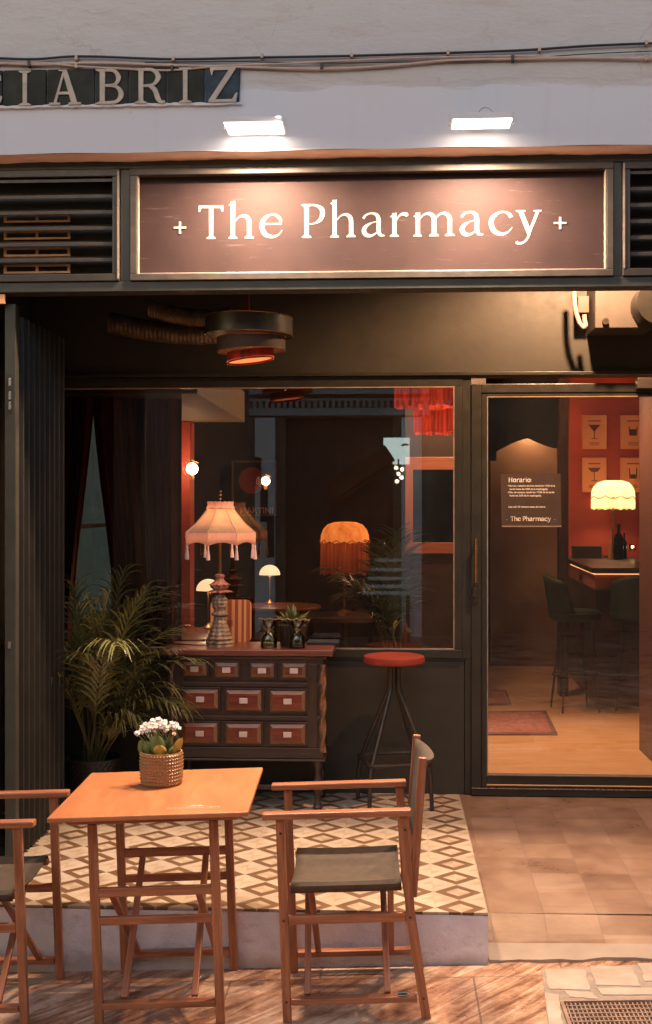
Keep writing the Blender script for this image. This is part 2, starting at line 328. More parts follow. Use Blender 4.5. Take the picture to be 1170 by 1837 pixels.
M = dict(
    plaster=plaster(), stucco=stucco(), mosaic=mosaic(), ramp=ramp_tiles(), street=street_mat(), board=sign_mat(),
    green=pm("dark_green_metal", (.034,.031,.023), (.022,.020,.015), .38, 0, 6, bs=.05, rvar=.15),
    greenwall=pm("olive_black_paint", (.040,.034,.023), (.029,.025,.017), .55, 0, 5, bs=.15, bd=.003),
    black=pm("black_paint", (.024,.021,.016), (.016,.014,.011), .5, 0, 6),
    beam=pm("green_beam_metal", (.043,.042,.031), (.029,.028,.021), .4, 0, 7, bs=.05),
    bead=pm("worn_bead", (.34,.26,.20), (.20,.15,.11), .45, 0, 20, bs=.2, bd=.002),
    frame=pm("bronze_frame", (.060,.044,.033), (.030,.023,.017), .5, 0, 14, bs=.25, bd=.002, stretch=(1,1,2)),
    slat=pm("louvre_slat", (.045,.034,.026), (.026,.021,.016), .38, .1, 10, bs=.1),
    letter=pm("cream_letter", (.40,.365,.325), (.37,.335,.295), .5, 0, 30),
    stoneletter=pm("stone_letter", (.42,.36,.31), (.27,.23,.19), .6, 0, 25, bs=.3, bd=.002),
    blacktile=pm("street_tile", (.020,.025,.019), (.006,.007,.006), .5, 0, 12, bs=.15, bd=.003, spec=.15),
    bluetile=pm("street_tile_blue", (.03,.055,.08), (.008,.012,.012), .5, 0, 18, spec=.15),
    cable=pm("black_cable", (.018,.014,.012), None, .5), pcable=pm("pale_cable", (.44,.33,.28), (.33,.24,.2), .6, 0, 12),
    lamphouse=pm("lamp_housing", (.50,.47,.46), (.44,.41,.40), .5), lamplens=emis("lamp_lens", (1, .87, .72), 14),
    chairwood=wood("chair_wood", (.43, .155, .066), (.19, .056, .021), .40, .3), tabletop=wood("table_top", (.50, .19, .072), (.38, .125, .045), .40, .2, stretch=(1, 5, 1)),
    canvas=pm("olive_canvas", (.088,.059,.036), (.060,.041,.026), .85, 0, 30, bscale=350, bs=.4, bd=.001),
    dwood=wood("dark_carved_wood", (.060,.030,.017), (.024,.012,.008), .4, .2), dtop=wood("dresser_top_wood", (.22,.062,.036), (.11,.03,.018), .32, .3),
    dframe=wood("drawer_bevel_wood", (.27,.115,.050), (.13,.055,.025), .38, .3), dred=wood("drawer_red_wood", (.25,.048,.024), (.09,.018,.011), .3, .4),
    plate=pm("ivory_plate", (.66,.54,.48), (.58,.46,.40), .4), plateink=pm("plate_ink", (.16,.12,.10), None, .5),
    velvet=pm("red_velvet", (.34,.040,.016), (.24,.027,.011), .8, 0, 14, bs=.2), steel=pm("dark_steel", (.075,.055,.04), (.045,.033,.024), .38, .5, 20),
    pot=pm("ochre_ceramic", (.34,.185,.075), (.27,.14,.055), .32, 0, 12), flower=pm("white_petals", (.82,.72,.64), (.70,.58,.48), .6, 0, 40),
    leafg=pm("succulent_leaf", (.17,.20,.055), (.085,.12,.035), .4, 0, 14), leafy=pm("yellow_leaf", (.55,.30,.04), (.42,.24,.035), .45, 0, 25),
    palm=pm("palm_leaf", (.24,.21,.07), (.050,.065,.020), .30, 0, 4), palmstem=pm("palm_stem", (.13,.105,.03), (.07,.07,.02), .45, 0, 10),
    wicker=pm("black_wicker", (.03,.022,.016), (.012,.009,.007), .45, 0, 30, bs=.3),
    pinkshade=shade("rose_lampshade", (.93,.70,.48), (.84,.58,.38), .16, 30), pinkshade2=shade("rose_lampshade_band", (.93,.63,.48), (.88,.56,.42), .12, 60),
    tassel=pm("pink_tassel", (.86,.62,.60), (.74,.48,.46), .8, 0, 60, stretch=(1,1,.1)), rosebase=pm("aged_rose_wood", (.44,.30,.20), (.12,.080,.052), .5, 0, 26, bscale=45, bs=.9, bd=.008),
    brass=pm("aged_brass", (.42,.22,.10), (.25,.12,.05), .32, .8, 20), roseleaf=pm("carved_rose_leaf", (.50,.22,.16), (.26,.11,.08), .5, 0, 30, bs=.5),
    board1=pm("pale_bamboo", (.85,.42,.19), (.75,.34,.14), .45, 0, 10, stretch=(20,1,1)), board2=pm("dark_bamboo", (.42,.12,.045), (.34,.09,.03), .45, 0, 10, stretch=(20,1,1)),
    bottleg=glassy("smoke_green_glass", (.80,.84,.72), 1.6, .03), glass=glassy("window_glass", (.965,.97,.96), 2.1), twine=pm("twine", (.42,.22,.12), (.28,.13,.07), .8, 0, 60),
    basket=pm("black_wire", (.03,.025,.02), None, .4, .3), curtain=pm("wine_curtain", (.26,.070,.038), (.09,.026,.015), .8, 0, 6, stretch=(4,4,.3)),
    iwall=pm("interior_brown_wall", (.055,.030,.018), (.035,.018,.012), .6, 0, 3), ired=pm("interior_red_wall", (.42,.058,.026), (.34,.042,.018), .6, 0, 3, bs=.1),
    iceil=pm("olive_ceiling", (.17,.125,.07), (.14,.10,.058), .7, 0, 3), ifloor=wood("interior_oak_floor", (.54,.29,.145), (.36,.18,.085), .3, .2, uv=False, stretch=(1.2, 9, 1)),
    panel=pm("alcove_panel", (.20,.105,.052), (.16,.08,.04), .5, 0, 3), oakpost=wood("rosy_frame_wood", (.42,.15,.08), (.30,.10,.05), .4, .2),
    opal=emis("opal_globe", (1,.80,.52), 14), opal2=emis("opal_shade", (1,.60,.33), 1.3, (.6,.5,.4)), bulb=emis("warm_bulb", (1,.62,.30), 25),
    redshade=shade("red_fringe_shade", (.42,.045,.017), (.07,.006,.003), .03, 24, (1,1,.06), .35), goldshade=shade("amber_scallop_shade", (.95,.46,.14), (.62,.24,.06), .40, 14, (1,1,.5)),
    fringe=shade("amber_fringe", (.40,.12,.05), (.16,.04,.015), .10, 70, (1,1,.03)), barshade=shade("cream_bar_shade", (.90,.72,.52), (.70,.50,.34), .15, 10),
    led=emis("counter_led", (1,.42,.16), 1.6), poster=pm("cocktail_print", (.80,.36,.17), (.74,.32,.15), .6, 0, 8), posterink=pm("cocktail_ink", (.11,.035,.02), None, .6),
    greenvelvet=pm("green_velvet", (.018,.034,.022), (.010,.02,.013), .7, 0, 12), rug=pm("red_rug", (.34,.10,.07), (.09,.03,.03), .9, 0, 22, bscale=160, bs=.4, bd=.002),
    rugedge=pm("rug_border", (.10,.035,.035), (.05,.02,.02), .9, 0, 30), alu=pm("aluminium_box", (.085,.07,.06), (.065,.055,.046), .5, 0, 8), duct=pm("foil_duct", (.17,.12,.06), (.07,.05,.026), .4, .5, 20),
    notice=pm("notice_card", (.075,.045,.031), (.055,.033,.023), .45, 0, 12, bs=.3, bd=.002), chrome=pm("satin_steel", (.55,.50,.45), (.45,.4,.36), .28, .9, 20),
    cyan=pm("street_white", (.70,.76,.80), (.52,.56,.60), .8, 0, 2), streetdark=pm("old_timber_gate", (.13,.060,.038), (.06,.028,.018), .6, 0, 4, stretch=(6,1,.4)),
    litsign=emis("lit_sign_face", (.75, 1, .92), 3.2), awning=pm("striped_awning", (.16,.06,.025), (.07,.03,.014), .8), stone=pm("pale_paver", (.50,.39,.31), (.33,.25,.19), .6, 0, 7, bscale=22, bs=.35, bd=.008),
    stonedk=pm("joint_grout", (.36,.28,.22), (.25,.195,.15), .9, 0, 20, bs=.5), sill=pm("sill_stone", (.36,.28,.215), (.27,.205,.155), .5, 0, 5, bs=.3, bd=.003), grate=pm("grate_iron", (.40,.27,.20), (.24,.15,.11), .45, .3, 16, bs=.3),
    gateblack=pm("gate_black", (.028,.024,.018), (.016,.014,.011), .42, 0, 6, spec=.35),
    ink=pm('notice_white', (.85,.78,.68), (.8,.72,.62), .6),
    dark=pm("pit_dark", (.01,.009,.008), None, .9), soil=pm("potting_soil", (.03,.02,.014), None, .95, 0, 60, bs=.8), pink=pm("pink_lit_lip", (.85,.66,.58), (.74,.56,.49), .8, 0, 9, bs=.3),
)
def plight(name, loc, w, col, rad, par=None, spot=None, blend=.6, aim=None):
    l = bpy.data.lights.new(name, 'SPOT' if spot else 'POINT'); l.energy = w*K; l.color = col; l.shadow_soft_size = rad
    o = bpy.data.objects.new(name, l); SC.collection.objects.link(o); o.location = Vector(loc)
    if spot:
        l.spot_size = spot; l.spot_blend = blend; o.rotation_euler = (Vector(aim)-Vector(loc)).to_track_quat('-Z', 'Y').to_euler()
    if par is not None: o.parent = par; o.location = Vector(loc)-Vector(par.location)
    return o

# ------------------------------------------------------------------ ground
g = MB()
for i in range(12):
    x0 = -12+i*2
    g.quadf([(x0,-14,st(x0)),(x0+2,-14,st(x0+2)),(x0+2,8,st(x0+2)),(x0,8,st(x0))])
tag(g.build('street', M['street']), kind='structure')
fy = -2.0
p = MB(); p.box(-2.6, fy+.012, -.5, .36, .02, -.012); tag(p.build('platform', M['stucco'], bevel=.008), kind='structure')
tl = box(-2.6, fy-.004, -.012, .3765, .0, 0); tag(tl.build('tiled_floor', M['mosaic'], bevel=.002), kind='structure')
# plinth rendered faces of the step, one ragged skin
sk = MB(); rows = []
for j in range(7):
    z = lerp(-.012, -.34, j/6); row = []
    for i in range(110):
        x = lerp(-2.6, .376, i/109); n = (math.sin(x*31+j)*.3+math.sin(x*13.3+j*2.1)*.5)*.0025
        row.append((x, fy-.008+n-(.008 if j == 6 else 0)-.010*(j/6)**2, z))
    for k in range(8):
        yy = lerp(fy, .0, (k+1)/8); row.append((.3785, yy, z))
    rows.append(row)
sk.grid(rows); tag(sk.build('step_face', M['stucco'], smooth=True), kind='structure')
# ramp
rp = MB(); prof = [(0.02, 0), (-1.70, -.100), (-1.88, -.160)]
for i in range(2):
    (ya, za), (yb, zb) = prof[i], prof[i+1]
    rp.quadf([(.379, yb, zb), (3, yb, zb+.02), (3, ya, za), (.379, ya, za)])
tag(rp.build('ramp', M['ramp']), kind='structure')
sl_ = MB(); xs = [.379+i*.04 for i in range(66)]
top = [(x, -1.883, -.158+(x-.392)*.0077+.0008*math.sin(x*9)) for x in xs]; mid = [(x, -2.005+.008*math.sin(x*17)+.006*math.sin(x*41), st(x)+.012+.003*math.sin(x*23)) for x in xs]
bot = [(x, m_[1]-.003, st(x)-.05) for x, m_ in zip(xs, mid)]
sl_.grid([top, mid, bot]); tag(sl_.build('ramp_sill', M['sill'], smooth=True), kind='structure')
# pavers and grate on the right of the street
def paver(px0, px1, py0, py1, lab):
    a = G(px0, py0, -.18); b_ = G(px1, py0, -.17); c_ = G(px1+(px1-702)*.03, py1, -.17); d_ = G(px0+(px0-702)*.03, py1, -.18)
    mb = MB(); n = 8; poly = []
    pts = [a, b_, c_, d_]
    for i in range(4):
        for k in range(n):
            q = pts[i].lerp(pts[(i+1) % 4], k/n); poly.append((q.x+random.uniform(-.003,.003), q.y+random.uniform(-.003,.003)))
    mb.prism(poly, lambda x, y: (x, y, st(x)+.008), lambda x, y: (x, y, st(x)-.03))
    o = mb.build('paving_stone', M['stone'], bevel=.003); tag(o, lab, 'paving stone', 'stone pavers around the drain'); return o
bed = MB(); q = [G(972,1736,-.18), G(1230,1728,-.17), G(1300,1850,-.17), G(985,1850,-.18)]
bed.prism([(v.x, v.y) for v in q], lambda x, y: (x, y, st(x)+.004), lambda x, y: (x, y, st(x)-.02)); tag(bed.build('grout_bed', M['stonedk']), kind='structure')
for a_ in ((976,1050,1736,1772,'small square paving stone in front of the ramp, left of the other two'),
           (1058,1136,1734,1768,'square paving stone in the middle of the row in front of the ramp'),
           (1144,1220,1732,1764,'paving stone at the right edge of the photo in front of the ramp'),
           (978,1002,1779,1845,'narrow upright paving stone left of the drain grate'),
           (1012,1062,1776,1788,'thin stone strip just above the left corner of the drain grate'),
           (1070,1220,1774,1786,'long thin stone strip above the drain grate')): paver(*a_)
gr = root('drain_grate', (G(1100,1815,-.17).x, G(1100,1815,-.17).y, st(.8)), 'pinkish metal drain grate with small square holes set in the street', 'drain grate')
q = [G(1008,1797,-.175), G(1240,1790,-.165), G(1260,1870,-.165), G(1014,1870,-.175)]
x0, x1 = q[0].x, q[1].x; y1, y0 = q[0].y, q[3].y
box(x0, y0, st(x0)-.03, x1, y1, st(x0)-.004).build('pit', M['dark'], gr)
mb = MB(); nx = 30; ny = 10
for i in range(nx+1):
    x = lerp(x0, x1, i/nx); mb.bar((x, y0, st(x)+.008), (x, y1, st(x)+.008), .005, .008)
for j in range(ny+1):
    y = lerp(y0, y1, j/ny); mb.bar((x0, y, st(x0)+.0095), (x1, y, st(x1)+.0095), .005, .008)
mb.build('grid', M['grate'], gr)
mb = MB()
for a_, b_ in (((x0,y0),(x0,y1)), ((x0,y1),(x1,y1)), ((x1,y1),(x1,y0))): mb.bar((a_[0],a_[1],st(a_[0])+.010), (b_[0],b_[1],st(b_[0])+.010), .012, .016)
mb.build('rim', M['grate'], gr)

# ------------------------------------------------------------------ white facade wall, wall underside with pink lamplight in its colour, street name
wz = 3.094
w = MB(); n = 150
rows = []
for j, (y, z) in enumerate([(-1.38, wz), (-1.60, wz-.002), (-1.60, wz+.4), (-1.60, 7.5)]):
    rows.append([(lerp(-6, 6, i/n), y, z+(0.0045*math.sin(i*1.7)+.003*math.sin(i*.6) if j < 1 else .002*math.sin(i*.9) if j == 1 else 0)) for i in range(n+1)])
w.grid(rows); wall = w.build('facade_wall', M['plaster'], smooth=False); tag(wall, 'rough white plaster wall above the shop sign with old and fresh paint', 'wall')
lp = MB(); rows = []
for y, z in ((-1.598, wz-.0035), (-1.5, wz-.012), (-1.45, wz-.014)):
    rows.append([(lerp(-4, 4, i/200), y, z-(.0012*math.sin(i*.9)+.0016*math.sin(i*.37)+.001*math.sin(i*2.3) if y > -1.52 else 0)) for i in range(201)])
lp.grid(rows); lo = lp.build('plaster_edge', M['pink'], wall, smooth=True)  # underside of the white wall, pinkish lamplight put into its colour

# glyphs: strokes in units of 1/160 cap height
def cr(pts, n=7):
    P = [Vector(p[:2]) for p in pts]; Wd = [p[2] for p in pts]; out = []
    for i in range(len(P)-1):
        p0 = P[max(i-1,0)]; p1 = P[i]; p2 = P[i+1]; p3 = P[min(i+2,len(P)-1)]
        for k in range(n):
            t = k/n; q = .5*((2*p1)+(p2-p0)*t+(2*p0-5*p1+4*p2-p3)*t*t+(3*p1-p0-3*p2+p3)*t**3)
            out.append((q, lerp(Wd[i], Wd[i+1], t)))
    out.append((P[-1], Wd[-1])); return out
def S(*pts): return ('s', pts)
def PL(*pts): return ('p', pts)
def stem(x0, x1, h, sl=12, sr=12, top=None):
    x0 += 1.5; x1 -= 1.5
    L = [PL((x0-sl,0),(x1+sr,0),(x1+sr,5),(x1+1,12),(x0-1,12),(x0-sl,5)), PL((x0,8),(x1,8),(x1+.6,h),(x0-.6,h))]
    if top == 'flag': L.append(PL((x0-11,h-16),(x0,h-22),(x1+.6,h-22),(x1+.6,h+3)))
    if top == 'serif': L.append(PL((x0-sl,h),(x0-sl,h-5),(x0-1,h-12),(x1+1,h-12),(x1+sr,h-5),(x1+sr,h)))
    return L
arch = lambda x: [S((x,82,6),(x+20,103,9),(x+48,107,17),(x+66,88,23),(x+68,50,23),(x+68,8,23)), PL((x+46,0),(x+90,0),(x+90,5),(x+81,12),(x+55,12),(x+46,5))]
GL = {
 'T': (126, stem(53,75,150)+[PL((4,148),(122,148),(122,160),(4,160)), PL((4,130),(10,130),(18,150),(4,150)), PL((116,130),(122,130),(122,150),(108,150))]),
 'h': (125, stem(11,33,178,11,11,'flag')+arch(33)),
 'e': (113, [S((101,66,6),(103,86,16),(84,108,13),(56,112,9),(24,92,20),(14,58,25),(26,22,24),(60,7,16),(92,16,9),(111,38,4)), PL((20,64),(106,64),(108,71),(20,71))]),
 'P': (114, stem(12,35,152,12,12)+[PL((0,160),(0,155),(11,148),(40,150),(60,160)), S((30,155,9),(66,154,11),(94,138,22),(100,112,25),(88,84,20),(62,68,9),(33,66,5))]),
 'a': (112, [S((10,88,14),(22,104,11),(48,113,9),(74,104,18),(83,80,22),(83,30,22),(92,9,17),(113,6,5)), S((84,74,6),(52,68,7),(22,50,18),(13,28,24),(26,9,22),(52,7,12),(84,28,5))]),
 'r': (90, stem(14,36,112,12,12,'flag')+[S((34,76,6),(48,98,10),(66,108,16),(84,104,22)) , S((82,104,22),(90,104,12))]),
 'm': (200, stem(14,36,112,12,9,'flag')+arch(34)+arch(108)[:1]+[PL((154,0),(200,0),(200,5),(189,12),(163,12),(154,5))]),
 'c': (115, [S((108,86,20),(100,100,17),(78,111,9),(50,108,12),(22,86,22),(15,56,25),(28,22,24),(62,7,17),(94,16,9),(114,38,4))]),
 'y': (122, [PL((2,118),(46,118),(46,113),(36,110),(72,22),(62,0),(56,4),(14,110),(2,113)), PL((84,118),(122,118),(122,113),(111,110),(72,14),(62,-6),(56,4),(96,110),(84,113)), S((66,6,12),(54,-18,12),(34,-36,11),(12,-38,15),(4,-30,15))]),
 'H': (150, stem(14,44,150,12,12,'serif')+stem(104,134,150,12,12,'serif')+[PL((40,70),(108,70),(108,84),(40,84))]),
 'o': (118, [S((60,110,10),(26,96,22),(15,58,26),(28,20,22),(60,6,10),(92,20,22),(103,58,26),(92,96,22),(60,110,10))]),
 'i': (52, stem(14,38,112,12,12,'flag')+[S((26,140,24),(27,152,24))]),
 ':': (40, [S((20,10,22),(20,22,22)), S((20,86,22),(20,98,22))]),
 '-': (50, [PL((5,50),(45,50),(45,64),(5,64))]),
 '+': (60, [PL((0,55),(60,55),(60,64),(0,64)), PL((25,30),(35,30),(35,88),(25,88))]),
 'I': (62, stem(20,42,156,18,18,'serif')),
 'A': (150, [PL((62,156),(84,156),(132,8),(104,8)), PL((66,150),(76,150),(36,8),(24,8)), PL((40,46),(108,46),(108,58),(40,58)), PL((4,0),(54,0),(54,10),(4,10)), PL((92,0),(148,0),(148,10),(92,10)), PL((44,156),(84,156),(84,150),(50,150))]),
 'B': (135, stem(20,46,156,18,0,'serif')+[S((40,150,12),(84,148,14),(106,118,22),(90,88,12),(42,82,10)), S((42,82,8),(96,76,14),(118,42,24),(96,10,14),(40,6,12))]),
 'R': (142, stem(20,44,156,18,16,'serif')+[S((40,150,12),(84,148,14),(110,118,24),(88,84,12),(42,78,10)), S((72,80,18),(96,56,22),(108,22,22),(122,6,16),(140,6,8))]),
 'Z': (134, [PL((10,156),(124,156),(124,142),(10,142)), PL((10,142),(18,116),(26,142)), PL((4,12),(128,12),(128,0),(4,0)), PL((128,10),(134,40),(126,40),(108,10)), PL((98,148),(126,148),(32,8),(4,8))]),
 'C': (140, [S((122,112,8),(116,134,14),(84,152,10),(44,140,18),(22,80,24),(44,18,20),(86,4,10),(118,20,12),(128,44,6))]),
}
def glyph(mb, ch, ox, oz, sc, y, depth, bold=0, slope=0):
    k = 0
    for kind, pts in GL[ch][1]:
        dy = y-depth-.00025*k; k += 1
        fr = lambda a, b_: (ox+a*sc, dy, oz+b_*sc+slope*(ox+a*sc)); bk = lambda a, b_: (ox+a*sc, y+.001, oz+b_*sc+slope*(ox+a*sc))
        if kind == 'p': mb.prism(pts, fr, bk)
        else:
            c = cr(pts); L = []; Rr = []
            for i, (q, wd) in enumerate(c):
                a = c[max(i-1,0)][0]; b2 = c[min(i+1,len(c)-1)][0]; tn = (b2-a).normalized(); nn = Vector((-tn.y, tn.x)); wd += bold
                L.append(q+nn*wd/2); Rr.append(q-nn*wd/2)
            for i in range(len(c)-1):
                mb.prism([tuple(L[i]), tuple(L[i+1]), tuple(Rr[i+1]), tuple(Rr[i])], fr, bk)
def word(txt, ox, oz, sc, y, depth, gap=12, bold=0, name='lettering', mat=None, rt=None):
    mb = MB(); x = ox
    for ch in txt:
        if ch == ' ': x += 60*sc; continue
        glyph(mb, ch, x, oz, sc, y, depth, bold); x += (GL[ch][0]+gap)*sc
    return mb.build(name, mat, rt), x-ox

# ------------------------------------------------------------------ fascia with sign and louvres
fY = -1.5; zt, zb = 3.09, 2.515
sf = root('shop_fascia', (0, fY, zb), 'dark green metal fascia frame holding the sign board and the louvres', 'fascia')
mb = MB(); mb.box(-3, fY, 3.049, 3, fY+.10, 3.088); mb.box(-3, fY, zb, 3, fY+.10, 2.560); mb.build('beam', M['beam'], sf, bevel=.004)
for xa, xb in ((-1.180, -1.136), (.948, .984)):
    box(xa, fY+.003, 2.5605, xb, fY+.10, 3.0485).build('upright', M['beam'], sf, bevel=.003)
box(-3, fY+.101, zb+.01, -1.2, fY+.16, zb+.03).build('rear_lip', M['black'], sf)
sg = root('shop_sign', (-.09, fY, 2.56), 'maroon sign board in a bronze frame reading The Pharmacy between two small plus signs', 'sign')
X0, X1, Z0, Z1 = -1.135, .947, 2.5605, 3.0485
box(X0+.02, fY+.030, Z0+.02, X1-.02, fY+.036, Z1-.02).build('board', M['board'], sg)
for nm, a_ in (('frame', None),):
    mb = MB(); t_ = .030
    mb.box(X0, fY-.012, Z0, X1, fY+.029, Z0+t_); mb.box(X0, fY-.012, Z1-t_, X1, fY+.029, Z1)
    mb.box(X0, fY-.010, Z0+t_, X0+t_, fY+.029, Z1-t_); mb.box(X1-t_, fY-.010, Z0+t_, X1, fY+.029, Z1-t_)
    mb.build('frame', M['frame'], sg, bevel=.003)
mb = MB(); i_ = t_; bw = .010
bw = .006; mb.box(X0+i_, fY-.004, Z0+i_, X0+i_+bw, fY+.028, Z1-i_); mb.box(X1-i_-bw, fY-.004, Z0+i_, X1-i_, fY+.028, Z1-i_); mb.box(X0+i_+bw, fY-.004, Z0+i_, X1-i_-bw, fY+.028, Z0+i_+.004)
mb.build('bead', M['bead'], sg, bevel=.002)
pxm = (W(970,400,fY+.03).x-W(356,400,fY+.03).x)/614.0     # metres per photo pixel on the board
u = pxm/2.659
base = W(500,427,fY+.03)
def sx(c): return W(230+c/2.659, 427, fY+.03).x
bz = base.z
for chs, xs_ in (('The', (333,478,625)), ('Pharmacy', (828,963,1112,1245,1357,1580,1717,1848))):
    for ch, c in zip(chs, xs_):
        mb = MB(); glyph(mb, ch, sx(c), bz+.0, u, fY+.030, .0006, -2.6); mb.build('letter', M['letter'], sg)
for c in (218, 2030):
    mb = MB(); glyph(mb, '+', sx(c), bz-.004, u, fY+.030, .003); mb.build('plus_mark', M['letter'], sg)

def louvre(xa, xb, lab):
    r_ = root('louvre_vent', ((xa+xb)/2, fY, 2.56), lab, 'louvre', 'louvred vents beside the sign')
    mb = MB(); t_ = .032
    mb.box(xa, fY-.010, Z0, xb, fY+.05, Z0+t_); mb.box(xa, fY-.010, Z1-t_, xb, fY+.05, Z1)
    mb.box(xa, fY-.008, Z0+t_, xa+t_, fY+.05, Z1-t_); mb.box(xb-t_, fY-.008, Z0+t_, xb, fY+.05, Z1-t_); mb.build('frame', M['slat'], r_, bevel=.003)
    mb = MB(); mb.box(xa+.001, fY-.0125, Z0+t_, xa+.009, fY-.0105, Z1-t_*.3) if xa > 0 else mb.box(xb-.009, fY-.0125, Z0+.01, xb-.001, fY-.0105, Z1-.01)
    mb.build('bead', M['bead'], r_)
    for k in range(6):
        z = 2.648+k*.0695
        mb = MB(); mb.quadf([(xa+t_, fY, z), (xb-t_, fY, z), (xb-t_, fY+.004, z+.016), (xa+t_, fY+.004, z+.016)])
        mb = MB(); mb.prism([(0,0),(0,.014),(.002,.016),(.05,.034),(.05,.030),(.003,.004)], lambda y, zz: (xa+t_, fY+.004+y, z+zz), lambda y, zz: (xb-t_, fY+.004+y, z+zz))
        mb.build('slat', M['slat'], r_, bevel=.0012)
    box(xa+.01, fY+.10, Z0+.01, xb-.01, fY+.105, Z1-.01).build('backing', M['black'], r_)
    return r_
louvre(-3.0, -1.181, 'dark metal louvre with long horizontal slats left of the maroon sign')
louvre(.985, 2.4, 'dark metal louvre with short visible slats right of the maroon sign')
vg = root('air_vent', (-1.55, fY+.09, 2.62), 'small brown slotted vent grille seen between the slats of the left louvre', 'vent')
xa, xb = W(8,400,fY+.07).x, W(127,400,fY+.07).x
for k in range(4):
    zc = W(60, 389+k*30.5, fY+.07).z; mb = MB()
    mb.box(xa, fY+.062, zc+.004, xb, fY+.066, zc+.013); mb.box(xa, fY+.062, zc-.026, xb, fY+.066, zc-.017)
    for xx in (xa, (xa+xb)/2-.006, xb-.012): mb.box(xx, fY+.060, zc-.0175, xx+.012, fY+.0665, zc+.0055)
    mb.build('vent_slot', pm("copper_brown", (.80,.42,.20), (.5,.26,.12), .5, 0, 12), vg)
# street name tiles
tn = root('street_name_sign', (-1.4, -1.6, 3.33), 'row of dark glazed street name tiles with raised stone letters CIABRIZ', 'sign')
zt0, zt1 = W(200,190,-1.6).z, W(200,124,-1.6).z
xs_ = [-30,7,85,172,232,300,368,430]
for i in range(7):
    xa, xb = W(xs_[i],150,-1.6).x, W(xs_[i+1],150,-1.6).x; mb = MB()
    poly = [(xa+.002, zt0+random.uniform(-.004,.004)), ((xa+xb)/2, zt0+random.uniform(-.006,.004)), (xb-.002, zt0+random.uniform(-.006,.004)), (xb-.002+(.006 if i == 6 else 0), zt1), (xa+.002, zt1)]
    mb.prism(poly, lambda x, z: (x, -1.612, z), lambda x, z: (x, -1.595, z)); mb.build('tile', M['bluetile' if i == 6 else 'blacktile'], tn, bevel=.003)
uz = (zt1-zt0)*.96/158
for ch, c in zip('CIABRIZ', (-125, 88, 232, 455, 640, 852, 992)):
    mb = MB(); glyph(mb, ch, W(c/2.659,150,-1.612).x, zt0+.003, uz, -1.612, .006); mb.build('letter', M['stoneletter'], tn)
# crust of old mortar round the tile row
mb = MB(); rows = []
for dy, oz in ((0,-.010), (-.013,-.006), (-.013,.004)):
    rows.append([(lerp(-1.78, W(434,150,-1.6).x, i/60), -1.6+dy, zt0+oz+random.uniform(-.003,.003)) for i in range(61)])
mb.grid(rows); mb.build('mortar_edge', M['plaster'], tn)
# cables
def cable(pts, r, mat, lab, Y=-1.615):
    P = []
    for i in range(len(pts)-1):
        for k in range(8):
            t = k/8; a = pts[max(i-1,0)]; b_ = pts[i]; c_ = pts[i+1]; d_ = pts[min(i+2,len(pts)-1)]
            y = .5*(2*b_[1]+(c_[1]-a[1])*t+(2*a[1]-5*b_[1]+4*c_[1]-d_[1])*t*t+(3*b_[1]-a[1]-3*c_[1]+d_[1])*t**3)
            P.append(W(lerp(b_[0], c_[0], t), y, Y))
    P.append(W(*pts[-1], Y)); o = MB().tube(P, r, 8).build('cable', mat, smooth=True); return tag(o, lab, 'cable', 'cables along the wall')
c1 = cable([(-900,112),(-40,104),(60,106),(140,101),(310,106),(470,103),(630,100),(800,95),(940,90),(1060,82),(1210,76),(2000,70)], .0055, M['cable'], 'thick black cable running along the plaster wall, topmost of the cables')
c2 = cable([(-900,124),(-40,118),(50,112),(140,119),(230,124),(310,126),(400,118),(520,114),(640,108),(720,104),(920,101),(1050,104),(1210,103),(2000,92)], .0045, M['pcable'], 'pale painted cable sagging under the black cable')
c3 = cable([(-900,120),(-40,112),(60,116),(170,113),(300,117),(420,120),(580,124),(700,118),(800,109),(930,106),(1060,104),(1210,106),(2000,98)], .006, M['pcable'], 'thicker pinkish cable lowest against the street name tiles', -1.613)
c4 = cable([(260,112),(400,110),(560,113),(760,111),(900,107),(1050,97),(1210,90),(2000,84)], .0022, M['cable'], 'thin black wire between the pale cables')
for px_, py_, par in ((52,113,c3),(137,104,c1),(137,118,c3),(311,105,c1),(309,122,c3),(470,100,c1),(577,117,c3),(631,98,c1),(804,94,c1),(920,103,c3),(968,88,c1),(1160,76,c1),(1160,104,c3)):
    q = W(px_, py_, -1.62); big = px_ in (52, 577, 920)
    MB().box(q.x-.006, -1.626, q.z-(.016 if big else .010), q.x+.006, -1.60, q.z+.010).build('clip', M['cable' if big or px_ in (309,) else 'pcable'], par, bevel=.002)
    if not big:
        pass
